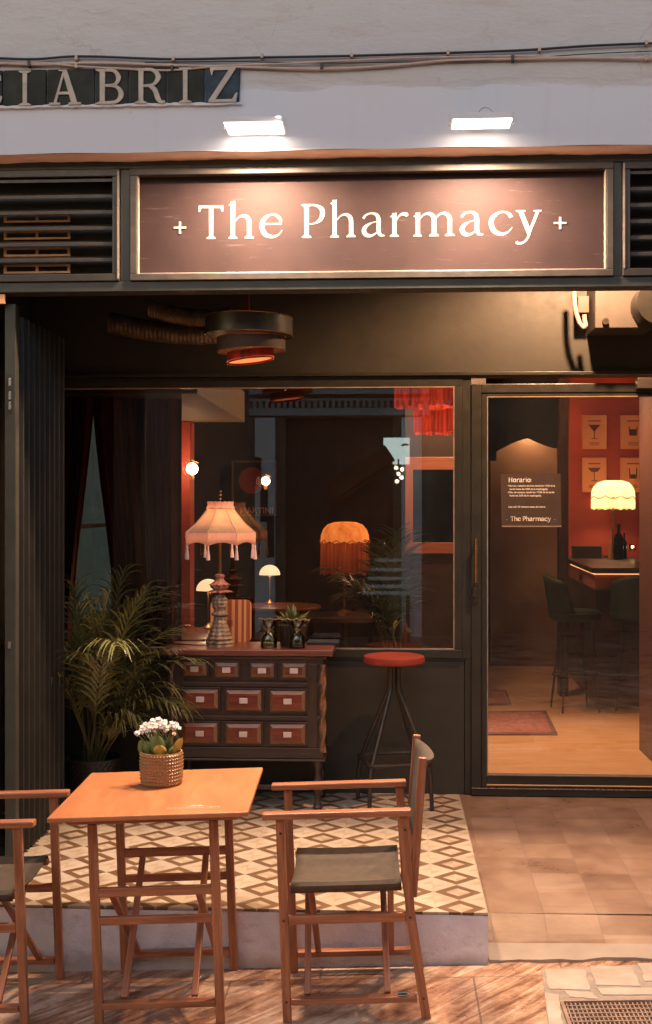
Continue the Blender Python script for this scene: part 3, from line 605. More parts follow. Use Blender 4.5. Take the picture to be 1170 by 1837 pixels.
# floodlights
def flood(pts, lab, loop):
    (ax,ay),(bx,by),(cx_,cy_),(dx,dy) = pts   # near-left, near-right, far-right, far-left of the lit face
    z = 3.152; a = G(ax,ay,z); b_ = G(bx,by,z); c_ = G(cx_,cy_,z); d_ = G(dx,dy,z)
    rt = root('floodlight', ((a.x+b_.x)/2, (a.y+d_.y)/2, z), lab, 'floodlight', 'floodlights above the sign')
    mb = MB(); mb.box(a.x+.006, a.y+.005, z+.001, b_.x-.006, d_.y-.005, z+.004); L = mb.build('lens', M['lamplens'], rt)
    mb = MB(); mb.prism([(a.x-.002,a.y),(b_.x+.002,b_.y),(b_.x+.002,d_.y),(a.x-.002,d_.y)], lambda x, y: (x, y, z+.0045), lambda x, y: (lerp((a.x+b_.x)/2, x, .94), lerp((a.y+d_.y)/2, y, .9), z+.032)); mb.build('housing', M['lamphouse'], rt, bevel=.003)
    mb = MB(); mx_ = (a.x+b_.x)/2; mb.box(mx_-.05, d_.y-.02, z+.034, mx_+.05, -1.598, z+.040)
    mb.build('bracket', M['lamphouse'], rt)
    for xx_ in (a.x-.008, b_.x+.0035): box(xx_, (a.y+d_.y)/2-.01, z, xx_+.0045, (a.y+d_.y)/2+.01, z+.045).build('hinge', M['lamphouse'], rt)
    if loop:
        mb = MB(); cxx = mx_+.015; mb.tube([(cxx+.032*math.cos(t), a.y+.05, z+.032+.034*math.sin(t)) for t in [math.pi*k/12 for k in range(13)]], .004, 8); mb.build('power_cable', M['lamphouse'], rt, smooth=True)
    l = bpy.data.lights.new('flood_lamp', 'AREA'); l.shape = 'RECTANGLE'; l.size = b_.x-a.x-.02; l.size_y = d_.y-a.y-.02; l.energy = 185*K; l.color = (1, .72, .50)
    o = bpy.data.objects.new('flood_lamp', l); SC.collection.objects.link(o); o.parent = rt; o.location = (0, 0, -.004); o.rotation_euler = (R(-27), 0, 0)
flood([(400,221),(507,221),(513,243),(408,243)], 'white floodlight over the T of the sign, left one of the two', False)
flood([(811,215),(921,213),(916,231),(808,233)], 'white floodlight with a curved cable over the right half of the sign', True)

# ------------------------------------------------------------------ recess: walls, ceiling, low wall
mb = MB(); mb.box(-2.6, -.0, 2.300, 1.9, .12, 3.3); uw = mb.build('recess_wall', M['greenwall']); tag(uw, 'olive black painted wall above the window and the door', 'wall')
lw = box(-2.6, -.012, -.02, .404, .12, .735).build('low_wall', M['greenwall'], bevel=.004); tag(lw, 'dark green painted low wall under the shop window', 'wall')
lc = box(-2.6, -.022, .7355, .404, .12, .748).build('wall_cap', M['green'], lw, bevel=.003)
tag(box(-2.6, -1.39, 3.30, 2.4, .0, 3.4).build('recess_ceiling', M['black']), kind='structure')
tag(box(-2.5, -1.38, 0, -2.0, -.001, 3.3).build('recess_side_wall', M['black']), 'black side wall of the recess behind the folded gate', 'wall')
tag(box(1.75, -1.38, -.3, 2.2, -.001, 3.3).build('recess_end_wall', M['black']), 'dark end wall closing the recess on the right', 'wall')
pr = box(-3.2, -1.48, -.3, -1.745, -1.39, 2.513).build('corner_pier', M['black']); tag(pr, 'black pier at the left edge of the photo beside the gate', 'pier')
q = W(5, 537, -1.482)
box(-1.80, -1.492, q.z-.02, W(10,537,-1.482).x, -1.4815, q.z+.02).build('wooden_wedge', M['board1'], pr)
box(2.0, -1.48, -.3, 3.4, -1.39, 2.513).build('corner_pier', M['plaster'])
tag(bpy.data.objects['corner_pier.001'], 'plastered pier closing the shop front beyond the right edge', 'pier')
# window
wr = root('shop_window', (-.75, 0, .75), 'large shop window in a dark green metal frame over the low wall', 'window')
xl, xr, zb_, zt_ = -1.856, .347, .795, 2.242
mb = MB()
mb.box(xl-.09, -.03, .749, xr+.042, .06, zb_); mb.box(xl-.09, -.03, zt_, xr+.042, .06, 2.2995)
mb.box(xl-.09, -.028, zb_, xl, .06, zt_); mb.box(xr, -.028, zb_, xr+.042, .06, zt_); mb.build('frame', M['green'], wr, bevel=.003)
mb = MB()
mb.box(xl, -.030, zb_, xl+.006, -.008, zt_); mb.box(xr-.006, -.030, zb_, xr, -.008, zt_); mb.box(xl+.006, -.031, zt_-.006, xr-.006, -.008, zt_); mb.box(xl+.006, -.031, zb_, xr-.006, -.008, zb_+.006)
mb.build('glazing_bead', M['bead'], wr)
box(xl+.001, -.004, zb_+.001, xr-.001, .002, zt_-.001).build('pane', M['glass'], wr)
mb = MB(); mb.box(-2.0, -.05, 2.3005, 1.6, -.001, 2.318); mb.box(xr+.0425, -.026, .7485, .4385, .03, 2.2995); mb.box(.4045, -.02, 0.001, .4385, .03, .748); mb.build('lintel_trim', M['green'], wr, bevel=.002)
# door
dr = root('glass_door', (1.0, 0, 0), 'wide glass door in a black green metal frame with a tall brass pull handle', 'door')
dl, dg = .439, .524
mb = MB()
mb.box(dl, -.035, .040, dg-.03, .05, 2.2545); mb.box(dg-.03, -.033, 2.205, 1.75, .05, 2.2545); mb.build('outer_frame', M['green'], dr, bevel=.004)
mb = MB(); mb.box(dg-.029, -.026, .045, dg, .04, 2.204); mb.box(dg, -.026, 2.186, 1.75, .04, 2.204); mb.box(dg, -.026, .060, 1.75, .04, .108); mb.build('leaf_frame', M['green'], dr, bevel=.003)
mb = MB(); mb.box(dg, -.029, .1085, dg+.006, -.008, 2.1855); mb.box(dg+.006, -.03, 2.180, 1.75, -.008, 2.1855); mb.box(dg+.006, -.030, .1085, 1.75, -.008, .114); mb.build('glazing_bead', M['bead'], dr)
mb = MB(); mb.box(dl, -.045, .001, 1.75, .05, .0395); mb.build('threshold', M['green'], dr, bevel=.003)
mb = MB(); mb.box(dl, -.050, .040, 1.75, -.0355, .0445); mb.build('threshold_strip', M['chrome'], dr)
box(dg+.001, -.004, .109, 1.75, .002, 2.185).build('pane', M['glass'], dr)
a = W(854,966,-.06); b_ = W(854,1045,-.06)
mb = MB(); mb.tube([(a.x,-.075,a.z),(a.x,-.075,b_.z)], .009, 10); mb.tube([(a.x,-.075,a.z-.02),(a.x,-.03,a.z-.02)], .006, 8); mb.tube([(a.x,-.075,b_.z+.02),(a.x,-.03,b_.z+.02)], .006, 8); mb.build('handle', M['brass'], dr, smooth=True)
c_ = W(851,1068,-.04); mb = MB(); mb.box(c_.x-.016, -.042, c_.z-.045, c_.x+.016, -.0352, c_.z+.04); mb.tube([(c_.x,-.06,c_.z),(c_.x,-.036,c_.z)], .011, 10); mb.build('lock', M['steel'], dr, bevel=.002)
q = W(1160,689,-.04); tag(box(q.x-.06, -.10, q.z-.03, q.x+.22, -.037, q.z+.03).build('door_closer', M['frame'], bevel=.005), 'small brown metal door closer box at the top of the glass door', 'door closer')
# notice on the glass
na, nb = W(898,851,-.006), W(1007,944,-.006)
nt = root('notice', ((na.x+nb.x)/2, -.006, nb.z), 'brown opening hours notice on the glass door headed Horario', 'notice')
mb = MB(); mb.prism([(na.x,na.z),(nb.x-.004,na.z+.004),(nb.x,nb.z),(na.x+.006,nb.z-.002)], lambda x, z: (x, -.0085, z), lambda x, z: (x, -.0045, z)); mb.build('card', M['notice'], nt)
box(na.x+.006, -.011, nb.z-.004, nb.x, -.0088, nb.z+.003).build('taped_edge', M['bead'], nt)
sm = (nb.x-na.x)/109/2.659*1.0
def npx(cx_, cy_): return W(880+cx_/8.357, 840+cy_/8.357, -.0085)
q = npx(268, 208); word('Horario:', q.x, q.z, .000160, -.0085, .0012, 5, 10, 'heading', M['ink'], nt)
q = npx(300, 790); word('The Pharmacy', q.x, q.z, .000152, -.0085, .0012, 4, 10, 'shop_name', M['ink'], nt)
for cx_ in (235, 955): q = npx(cx_, 790); word('-', q.x, q.z, .0000505*2.42, -.0085, .0012, 0, 2, 'dash', M['ink'], nt)
def text(s_, px_, py_, wid, Y, mat, rt, name='text_line', bold=.02, ext=.0006):
    cu = bpy.data.curves.new(name, 'FONT'); cu.body = s_; cu.size = 1; cu.offset = bold; cu.extrude = 0
    o = bpy.data.objects.new(name, cu); SC.collection.objects.link(o); bpy.context.view_layer.update()
    me = bpy.data.meshes.new_from_object(o); bpy.data.objects.remove(o); bpy.data.curves.remove(cu)
    w_ = max(v.co.x for v in me.vertices) or 1; k = wid/w_
    for v in me.vertices: v.co = Vector((v.co.x*k, 0, v.co.y*k))
    me.materials.clear(); me.materials.append(mat); me.name = name
    o = bpy.data.objects.new(name, me); SC.collection.objects.link(o); p_ = Vector((px_, Y, py_))
    if rt is not None: o.parent = rt; o.location = p_-Vector(rt.location)
    else: o.location = p_
    return o
ppm = 6.8/2208/8.357
for s_, cx_, cy_, ww in (("\u2022Viernes y s\u00e1bados abrimos desde las 17:00 de la", 258, 275, 700), ("tarde hasta las 3:00 de la madrugada.", 285, 325, 570), ("\u2022D\u00edas de semana desde las 17:00 de la tarde", 258, 373, 688), ("hasta las 2:00 de la madrugada.", 285, 422, 472), ("Last call: 30 minutos antes del cierre.", 268, 590, 552)):
    q = npx(cx_, cy_); text(s_, q.x, q.z, ww*ppm, -.0098, M['ink'], nt)

# ------------------------------------------------------------------ folding gate on the left
gt = root('folding_gate', (-1.66, -1.2, 0), 'tall black folding metal gate pushed open against the left side', 'gate')
n = 9
for k in range(n):
    y0_ = -1.36+k*.085; y1_ = y0_+.085; mb = MB()
    mb.bar((-1.690, y0_, 1.222), (-1.652, y0_+.010, 1.222), .010, 2.42); mb.bar((-1.652, y0_+.012, 1.222), (-1.690, y1_-.004, 1.222), .006, 2.42)
    mb.build('gate_slat', M['gateblack'], gt, bevel=.002)
a = W(10,600,-1.44).x; b_ = W(30,600,-1.44).x
box(a, -1.452, -.0, b_, -1.40, 2.475).build('post', M['beam'], gt, bevel=.004)
q = W(19,706,-1.452); mb = MB(); mb.box(q.x-.008, -1.456, q.z-.085, q.x+.008, -1.4525, q.z+.085); mb.build('lock_plate', M['steel'], gt)
mb = MB()
for dz in (.05, -.01, -.055): mb.box(q.x-.005, -1.462, q.z+dz-.018, q.x+.005, -1.4565, q.z+dz+.018)
mb.build('lock_bolt', M['chrome'], gt, bevel=.002)
q = W(18,1157,-1.452); box(q.x-.008, -1.457, q.z-.015, q.x+.006, -1.4525, q.z+.015).build('lower_latch', M['chrome'], gt)
for sz in (.2, 2.35): box(-1.70, -1.398, sz, -1.693, -.60, sz+.03).build('rail', M['steel'], gt)

# ------------------------------------------------------------------ recess fittings
def duct(px0, py0, px1, py1, Y, r, lab):
    a = W(px0,py0,Y); b_ = W(px1,py1,Y); P = [a.lerp(b_, k/44) for k in range(45)]
    mb = MB(); rows = []
    d = (b_-a).normalized(); s1 = d.cross(Vector((0,0,1))).normalized(); s2 = s1.cross(d)
    for k in range(90):
        p_ = a.lerp(b_, k/89)+Vector((0,0,-.03*math.sin(math.pi*k/89))); rr = r*(1+.035*math.sin(k*math.pi/1.5)+.02*math.sin(k*.31))
        rows.append([p_+s1*rr*math.cos(j*math.pi/10)+s2*rr*math.sin(j*math.pi/10) for j in range(20)])
    mb.grid(rows, True); o = mb.build('ventilation_duct', M['duct'], smooth=True); tag(o, lab, 'duct', 'flexible ducts under the recess ceiling')
duct(268,552,415,566,-.55,.045, 'upper flexible foil duct under the dark recess ceiling')
duct(196,578,420,596,-.45,.055, 'lower and longer flexible foil duct, left of the tiered pendant')
jb = root('wall_unit', (1.15, -.2, 2.6), 'pale metal box with a round black spout high on the wall above the door', 'wall unit')
a = W(1068,523,-.28); b_ = W(1132,588,-.28)
box(a.x, -.28, b_.z, b_.x+.12, -.001, a.z+.12).build('case', M['alu'], jb, bevel=.004)
q = W(1086,577,-.285); MB().tube([(q.x,-.30,q.z),(q.x,-.2805,q.z)], .017, 14).build('screw', M['steel'], jb, smooth=True)
q = W(1175,548,-.34); mb = MB()
mb.tube([(q.x,-.46,q.z),(q.x,-.2805,q.z)], .115, 28); mb.build('spout', M['black'], jb, smooth=True)
MB().tube([(q.x,-.36,q.z),(q.x,-.352,q.z)], .119, 28, cap=False).build('ring', M['steel'], jb, smooth=True)
cj = root('junction_box', (.98, -.1, 2.65), 'small square junction box with a ribbed conduit looping under it', 'junction box')
a = W(1037,531,-.16); b_ = W(1057,561,-.16); box(a.x, -.16, b_.z, b_.x, -.001, a.z).build('case', M['alu'], cj, bevel=.003)
P = [W(x_, y_, -.22) for x_, y_ in ((1030,505),(1030,525),(1031,545),(1034,563),(1040,580),(1047,588),(1051,584),(1049,574),(1048,563))]
PP = []
for i in range(len(P)-1):
    for k in range(8): PP.append(P[i].lerp(P[i+1], k/8))
mb = MB(); rows = []
mb.tube(PP, .0125, 10); mb.build('conduit', M['pcable'], cj, smooth=True)
# hidden-from-here recess spotlight (fixed behind the beam)
rs = root('recess_spotlight', (1.00, -.75, 3.10), 'black spotlight fixed behind the fascia beam lighting the recess', 'spotlight')
mb = MB(); mb.tube([(1.00,-.78,3.22),(1.00,-.76,3.14)], .05, 16); mb.tube([(1.00,-.78,3.21),(1.00,-.78,3.30)], .012, 8); mb.build('spot_housing', M['black'], rs, smooth=True)
plight('recess_lamp', (1.00,-.75,3.08), 270, (1,.56,.30), .03, rs, R(152), .45, (.95, -.30, 0))

# pendant
pd = root('pendant_lamp', W(447,560,-1.02), 'black pendant lamp of three offset drum shades, the lowest glowing red', 'pendant lamp')
Yp = -1.02; pe = (W(525,580,Yp).x-W(369,580,Yp).x)/156
c0 = W(447,580,Yp)
MB().tube([(c0.x,Yp,W(447,572,Yp).z),(c0.x,Yp,3.3)], .003, 6).build('cord', M['velvet'], pd)
def drum(px0, px1, py0, py1, tilt, mat, nm):
    xa, xb = W(px0,600,Yp).x, W(px1,600,Yp).x; za, zb2 = W(447,py0,Yp).z, W(447,py1,Yp).z; cx_ = (xa+xb)/2; r_ = (xb-xa)/2
    f = lambda r2, z, a_: (r2, z+tilt*r2*math.cos(a_))
    o = MB().lathe([(r_, zb2), (r_, za), (r_-.004, za), (r_-.004, zb2)], (cx_, Yp, 0), 48, f, False).build(nm, mat, pd, smooth=True)
    for zz in (za, zb2):
        MB().tube([(cx_+(r_+.001)*math.cos(t), Yp+(r_+.001)*math.sin(t), zz+tilt*r_*math.cos(t)) for t in [2*math.pi*k/48 for k in range(49)]], .0022, 6).build('rim', M['brass'], o)
    return o
drum(369,525,570,602,-.02, M['green'], 'drum_shade'); drum(390,512,606,630,.02, pm("brown_shade", (.06,.035,.022), None, .7), 'drum_shade')
drum(408,491,630,648,.12, M['redshade'], 'drum_shade')
cx_ = (W(408,600,Yp).x+W(491,600,Yp).x)/2
o = MB().lathe([(.001, 0), (.112, 0)], (cx_, Yp, W(447,645,Yp).z), 40, lambda r2, z, a_: (r2, z+.12*r2*math.cos(a_)), False).build('diffuser', emis('red_diffuser', (1,.20,.06), 1.6, (.5,.1,.05)), pd)
plight('pendant_bulb', (cx_, Yp, W(447,615,Yp).z), 1.2, (1,.35,.15), .03, pd)

# ------------------------------------------------------------------ director chairs and table
tiltM = Matrix.Rotation(-math.atan(SLOPE), 4, 'Y')
def place(o, x, y, rz):
    m = Matrix.Translation((x, y, st(x))) @ tiltM @ Matrix.Rotation(rz, 4, 'Z'); o.matrix_world = m; o.location = m.to_translation(); o.rotation_euler = m.to_euler()
def part(mb, nm, mat, rt, bevel=.003, smooth=False): return mb.build(nm, mat, rt, smooth, bevel, True)
CW = M['chairwood']
def make_chair(lab):
    r_ = root('director_chair', (0,0,0), lab, 'chair', 'wooden director chairs at the square table')
    for sy in (-1, 1):
        y = sy*.23
        part(MB().bar((-.25,y,0), (-.25,y,.708), .024, .031, (1,0,0)), 'front_leg', CW, r_)
        mb = MB(); mb.bar((.235,y,0), (.193,y,.345), .024, .032, (1,0,0)); mb.bar((.193,y,.335), (.182,y,.708), .0236, .032, (1,0,0)); part(mb, 'rear_leg', CW, r_)
        part(MB().bar((-.234,y,.072), (.205,y,.072), .038, .022), 'foot_rail', CW, r_)
        part(MB().bar((-.234,y,.355), (.176,y,.355), .020, .032), 'side_rail', CW, r_)
        part(MB().bar((-.228,y*.9,.462), (.160,y*.9,.462), .024, .024), 'seat_rail', CW, r_)
        part(MB().bar((-.312,y,.7195), (.208,y,.7195), .048, .023), 'armrest', CW, r_, .005)
        part(MB().bar((.203,y-sy*.012,.42), (.256,y-sy*.012,.905), .022, .030, (1,0,0)), 'back_post', CW, r_, .004)
    mb = MB()
    for x, zz in ((-.25,.355),(-.25,.072),(.191,.355),(.228,.072),(-.25,.66),(.184,.66)): mb.tube([(x,-.2435,zz),(x,-.2415,zz)], .0045, 8)
    part(mb, 'screws', M['steel'], r_, 0)
    for x in (-.165, .115):
        part(MB().bar((x-.012,-.215,.085), (x-.012,.20,.455), .018, .023, (1,0,0)), 'cross_leg', CW, r_)
        part(MB().bar((x+.012,.215,.085), (x+.012,-.20,.455), .018, .023, (1,0,0)), 'cross_leg', CW, r_)
    # sagging canvas seat wrapped round the rails
    rows = []
    for i in range(25):
        t = -1+i/12.0; y = t*.218; z = .484-.030*(1-t*t)
        rows.append([(lerp(-.222,.165,k/10), y, z-.004*math.sin(math.pi*k/10)) for k in range(11)])
    yb = .226
    rows = [[(p_[0], -yb, .445) for p_ in rows[0]], [(p_[0], -yb-.004, .470) for p_ in rows[0]]]+rows+[[(p_[0], yb+.004, .470) for p_ in rows[0]], [(p_[0], yb, .445) for p_ in rows[0]]]
    mb = MB(); mb.grid(rows); o = part(mb, 'canvas_seat', M['canvas'], r_, 0, True); md = o.modifiers.new('t', 'SOLIDIFY'); md.thickness = .003
    rows = []
    for j in range(9):
        z = lerp(.600, .893, j/8); xo = .203+(z-.42)*.109; row = []; q_ = j/8
        for i in range(25):
            t = -1+i/12.0; bl = (1-t*t)
            row.append((xo-.004+(.050*q_**5+.006)*bl**.7-.012*(1-q_)*bl, t*.205, z-.022*bl*q_+.010*bl*(1-q_)))
        rows.append(row)
    mb = MB(); mb.grid(rows); o = part(mb, 'canvas_back', M['canvas'], r_, 0, True); md = o.modifiers.new('t', 'SOLIDIFY'); md.thickness = .003
    return r_
ch = make_chair('director chair with olive canvas seat, standing on the right of the table')
# small oval badge on the near foot rail
mb = MB(); mb.lathe([(.001,.0),(.022,.0)], (.155,-.23,.0845), 20, lambda r2, z, a_: (r2, z), False, False); bd = part(mb, 'badge', M['bluetile'], ch, 0)
mb = MB(); mb.tube([(.155+.022*math.cos(t), -.23+.014*math.sin(t), .0845) for t in [2*math.pi*k/24 for k in range(25)]], .0018, 6); part(mb, 'badge_rim', M['letter'], bd, 0)
place(ch, -.118, -2.285, R(1.5))
def copy_tree(o, parent=None):
    c = o.copy(); SC.collection.objects.link(c); c.parent = parent
    for k in list(o.children): copy_tree(k, c)
    return c
c2_ = copy_tree(ch); place(c2_, -1.535, -2.318, R(180)); c2_['label'] = 'director chair cut off by the left edge of the photo, facing the table'
for k in list(c2_.children):
    if k.name.startswith('badge'):
        for kk in list(k.children): bpy.data.objects.remove(kk)
        bpy.data.objects.remove(k)
def make_table():
    r_ = root('square_table', (0,0,0), 'square folding wooden table with orange varnished top standing in front of the tiled step', 'table')
    part(MB().box(-.345, -.36, .745, .345, .375, .762), 'tabletop', M['tabletop'], r_, .004)
    for sy in (-1, 1):
        y = sy*.25; fr = part(MB().bar((-.30,y*.98,.726), (.30,y*.98,.726), .03, .030), 'top_rail', CW, r_)
        for sx_ in (-1, 1):
            part(MB().bar((sx_*.213,y,0), (sx_*.213,y,.711), .024, .032, (1,0,0)), 'leg', CW, r_)
        for z, hh in ((.470,.032),(.370,.028)): part(MB().bar((-.198,y,z), (.198,y,z), .022, hh), 'cross_rail', CW, r_)
        part(MB().bar((-.198,y,.075), (.198,y,.075), .038, .022), 'foot_rail', CW, r_)
    for xa_, s1 in ((-.155,1),(-.125,-1),(.150,1),(.122,-1)):
        part(MB().bar((xa_, -.23*s1, .455), (xa_, .23*s1, .09), .018, .024, (1,0,0)), 'cross_leg', CW, r_)
    for sx_ in (-1, 1): part(MB().box(sx_*.268-.02, -.28, .722, sx_*.268+.02, .28, .7445), 'batten', CW, r_)
    return r_
tb = make_table(); place(tb, -.817, -2.285, R(2.0))
tz = .762
def T(lx, ly, lz): return tb.matrix_basis @ Vector((lx, ly, lz))
# printed mark on the table edge
tx = text("FUNDADOR 1874", -.0, 0, .185, 0, pm("pale_print", (.80,.52,.38), None, .5), None, 'printed_mark', .01)
tx.parent = tb; tx.location = (.055, -.285, tz+.0012); tx.rotation_euler = (R(-90), 0, 0)
mb = MB(); mb.prism([(0,0),(.02,.022),(.03,.016),(.045,.024),(.06,.0),(.03,.007)], lambda x, y: (.125+x, -.262+y, tz+.0014), lambda x, y: (.125+x, -.262+y, tz+.0002)); part(mb, 'printed_emblem', pm("pale_print", (1,1,1)), tb, 0)

# flower pot on the table
bp = None
pt = G(285, 1412, -.241+.762-.0); pc = Vector((pt.x, pt.y+.055, pt.z))
fp = root('flower_pot', pc, 'ochre studded ceramic pot of white flowers standing on the orange table', 'flower pot')
r_p = (W(322,1400,pc.y).x-W(247,1400,pc.y).x)/2*.985; hp = (1408-1352)*(pc.y+CAMD)/2208*1.06
mb = MB(); mb.lathe([(r_p*.90,0),(r_p*.96,.006),(r_p,hp*.5),(r_p,hp),(r_p-.005,hp),(r_p-.007,hp*.6)], pc, 48); 
for j in range(9):
    for i in range(44):
        a_ = 2*math.pi*(i+.0)/44; z = hp*(.06+.105*j)+.003; rr = r_p*(.955 if j == 0 else .985 if j < 3 else 1.0)
        c_ = pc+Vector((rr*math.cos(a_), rr*math.sin(a_), z)); nrm = Vector((math.cos(a_), math.sin(a_), 0)); tg = Vector((-math.sin(a_), math.cos(a_), 0)); h_ = .0052
        tip = c_+nrm*.0055; b4 = [c_+tg*h_*x_+Vector((0,0,h_*z_)) for x_, z_ in ((-1,-1),(1,-1),(1,1),(-1,1))]
        for k in range(4): mb.quadf([b4[k], b4[(k+1)%4], tip])
pot = mb.build('pot', M['pot'], fp, smooth=False)
MB().lathe([(.001,hp*.86),(r_p-.007,hp*.86)], pc, 24, None, False).build('soil', M['soil'], pot)
def leaf(mb, base, dir_, L, Wd, curl=.3, n=6, up=Vector((0,0,1))):
    d = Vector(dir_).normalized(); s_ = d.cross(up).normalized()*Wd; p_ = Vector(base); rows = []
    for i in range(n+1):
        t = i/n; w_ = math.sin(math.pi*min(1, t*.93+.07))**.7
        nn = d.cross(s_).normalized()
        rows.append([p_-s_*w_+nn*Wd*.25*w_, p_, p_+s_*w_+nn*Wd*.25*w_]); p_ = p_+d*L/n; d = (d+Vector((0,0,-curl/n))).normalized()
    mb.grid(rows)
def fpx(cx_, cy_, dy=0): return W(220+cx_/8.357, 1270+cy_/8.357, pc.y+dy)
rz = random.Random(3)
for (a_, b2, wd, dy, mt) in (((520,720),(520,385),.030,-.03,'leafg'),((560,730),(560,545),.026,-.048,'leafy'),((750,700),(900,430),.016,-.01,'leafy'),((640,700),(720,420),.018,.02,'leafg'),((280,700),(300,450),.016,0,'leafg'),((380,700),(360,480),.016,-.02,'leafg'),((690,690),(760,600),.010,-.035,'leafg'),((460,700),(430,470),.018,.01,'leafg'),((600,700),(640,470),.018,.03,'leafg'),((330,700),(250,480),.010,.02,'leafg')):
    A_ = fpx(*a_, dy); B_ = fpx(*b2, dy); mb = MB(); leaf(mb, A_, B_-A_+Vector((0,-.01,0)), (B_-A_).length, wd, .1, 8, Vector((0,-1,.2))); o = mb.build('leaf', M[mt], fp, smooth=True, fix=False)
    md = o.modifiers.new('t', 'SOLIDIFY'); md.thickness = .0022
mb = MB(); st_ = MB()
heads = [(225,380,34),(300,300,42),(380,330,44),(350,250,38),(450,220,50),(540,190,50),(500,290,52),(430,290,44),(600,250,55),(560,250,50),(650,320,40),(640,210,34),(760,270,48),(830,290,40),(740,240,34),(800,240,34),(690,280,30),(490,360,28),(770,390,22),(350,560,26),(340,590,20),(730,610,30),(400,250,34),(280,360,30)]
for cx_, cy_, rr in heads:
    c_ = fpx(cx_, cy_, rz.uniform(-.03,.03)); rad = rr/8.357*.00195
    st_.tube([pc+Vector((rz.uniform(-.02,.02), rz.uniform(-.02,.02), hp*.86)), c_-Vector((0,0,.006))], .0012, 5)
    for k in range(9):
        o_ = Vector((rz.gauss(0,1), rz.gauss(0,1)-.5, rz.gauss(0,.8))).normalized()*rad*rz.uniform(.5,1); fc = c_+o_; nrm = (o_+Vector((0,-rad*.6,rad*.7))).normalized()
        a1 = nrm.cross(Vector((0,0,1))).normalized(); a2 = nrm.cross(a1); ps = rad*.62+.0028
        for q_ in range(4):
            th_ = q_*math.pi/2+k; d1 = a1*math.cos(th_)+a2*math.sin(th_); d2 = a1*math.cos(th_+.75)+a2*math.sin(th_+.75); d0 = a1*math.cos(th_-.75)+a2*math.sin(th_-.75)
            mb.quadf([fc, fc+d0*ps*.75+nrm*.001, fc+d1*ps+nrm*.002, fc+d2*ps*.75+nrm*.001])
mb.build('blossom', M['flower'], fp, fix=False); st_.build('stalk', M['leafg'], fp)

# ------------------------------------------------------------------ dresser
dY = -.42; ds = root('apothecary_dresser', (-.75, -.22, 0), 'dark carved wooden dresser with ten small red drawers under the window', 'dresser')
ztop = .838
bx0, bx1 = -1.142, -.353
mb = MB(); mb.box(bx0-.055, dY-.035, ztop-.032, bx1+.05, -.055, ztop); mb.build('top', M['dtop'], ds, bevel=.005)
mb = MB(); mb.box(bx0, dY+.012, .268, bx1, -.06, ztop-.033); mb.build('carcass', M['dwood'], ds)
mb = MB(); mb.box(bx0, dY, .268, bx1, dY+.0115, .325); mb.box(bx0, dY, ztop-.075, bx1, dY+.0115, ztop-.0335)
for pyy in (1228, 1288): z = W(400,pyy,dY).z; mb.box(bx0, dY+.002, z-.012, bx1, dY+.0116, z+.012)
for xx in (bx0, bx1-.085): mb.box(xx, dY+.001, .3255, xx+.055, dY+.0114, ztop-.0755)
mb.build('front_frame', M['dwood'], ds, bevel=.003)
mb = MB(); mb.box(bx0-.012, dY-.012, .255, bx1+.012, -.06, .2675); mb.box(bx0-.02, dY-.02, ztop-.05, bx1+.02, -.058, ztop-.0325); mb.build('moulding', M['dwood'], ds, bevel=.004)
def drawer(x0_, x1_, y0_, y1_):
    a = W(290+x0_/3.545, 1140+y0_/3.545, dY-.02); b_ = W(290+x1_/3.545, 1140+y1_/3.545, dY-.02)
    xa, xb, za, zb2 = a.x, b_.x, b_.z, a.z
    o = box(xa-.012, dY+.003, za-.012, xb+.012, dY-.004, zb2+.012).build('drawer', M['dwood'], ds, bevel=.002)
    bw_ = .017; mb = MB(); O = [(xa,za),(xb,za),(xb,zb2),(xa,zb2)]; I = [(xa+bw_,za+bw_),(xb-bw_,za+bw_),(xb-bw_,zb2-bw_),(xa+bw_,zb2-bw_)]
    for k in range(4):
        k2 = (k+1) % 4; mb.quadf([(O[k][0],dY-.004,O[k][1]),(O[k2][0],dY-.004,O[k2][1]),(O[k2][0],dY-.010,O[k2][1]),(O[k][0],dY-.010,O[k][1])])
        mb.quadf([(O[k][0],dY-.010,O[k][1]),(O[k2][0],dY-.010,O[k2][1]),(I[k2][0],dY-.020,I[k2][1]),(I[k][0],dY-.020,I[k][1])],
                 [(0,0),(.3,0),(.28,.02),(.02,.02)])
    mb.build('bevel_frame', M['dframe'], o if False else ds, fix=True)
    mb = MB(); mb.quadf([(p_[0],dY-.0201,p_[1]) for p_ in I], [(p_[0]*1, p_[1]*1) for p_ in I]); mb.build('face', M['dred'], ds)
    cx2, cz2 = (xa+xb)/2, (za+zb2)/2
    pl = box(cx2-.0215, dY-.026, cz2-.0145, cx2+.0215, dY-.0203, cz2+.0145).build('label_plate', M['plate'], ds, bevel=.003)
    mb = MB()
    for i_ in range(3): mb.box(cx2-.010, dY-.0268, cz2-.0065+i_*.0048, cx2+.011, dY-.0262, cz2-.0030+i_*.0048)
    return o
for a_ in ((135,282,170,258),(338,485,175,265),(565,712,180,268),(768,915,180,270),(135,355,345,468),(410,632,350,480),(690,912,355,485),(132,352,560,688),(408,630,565,692),(688,912,568,695)): drawer(*a_)
for xx in (bx0+.03, bx1-.03):
    for yy in (dY+.03, -.10):
        MB().lathe([(.020,0),(.026,.012),(.016,.03),(.013,.06),(.024,.10),(.028,.13),(.016,.17),(.013,.20),(.024,.225),(.026,.2545)], (xx,yy,0), 20).build('leg', M['dwood'], ds, smooth=True)
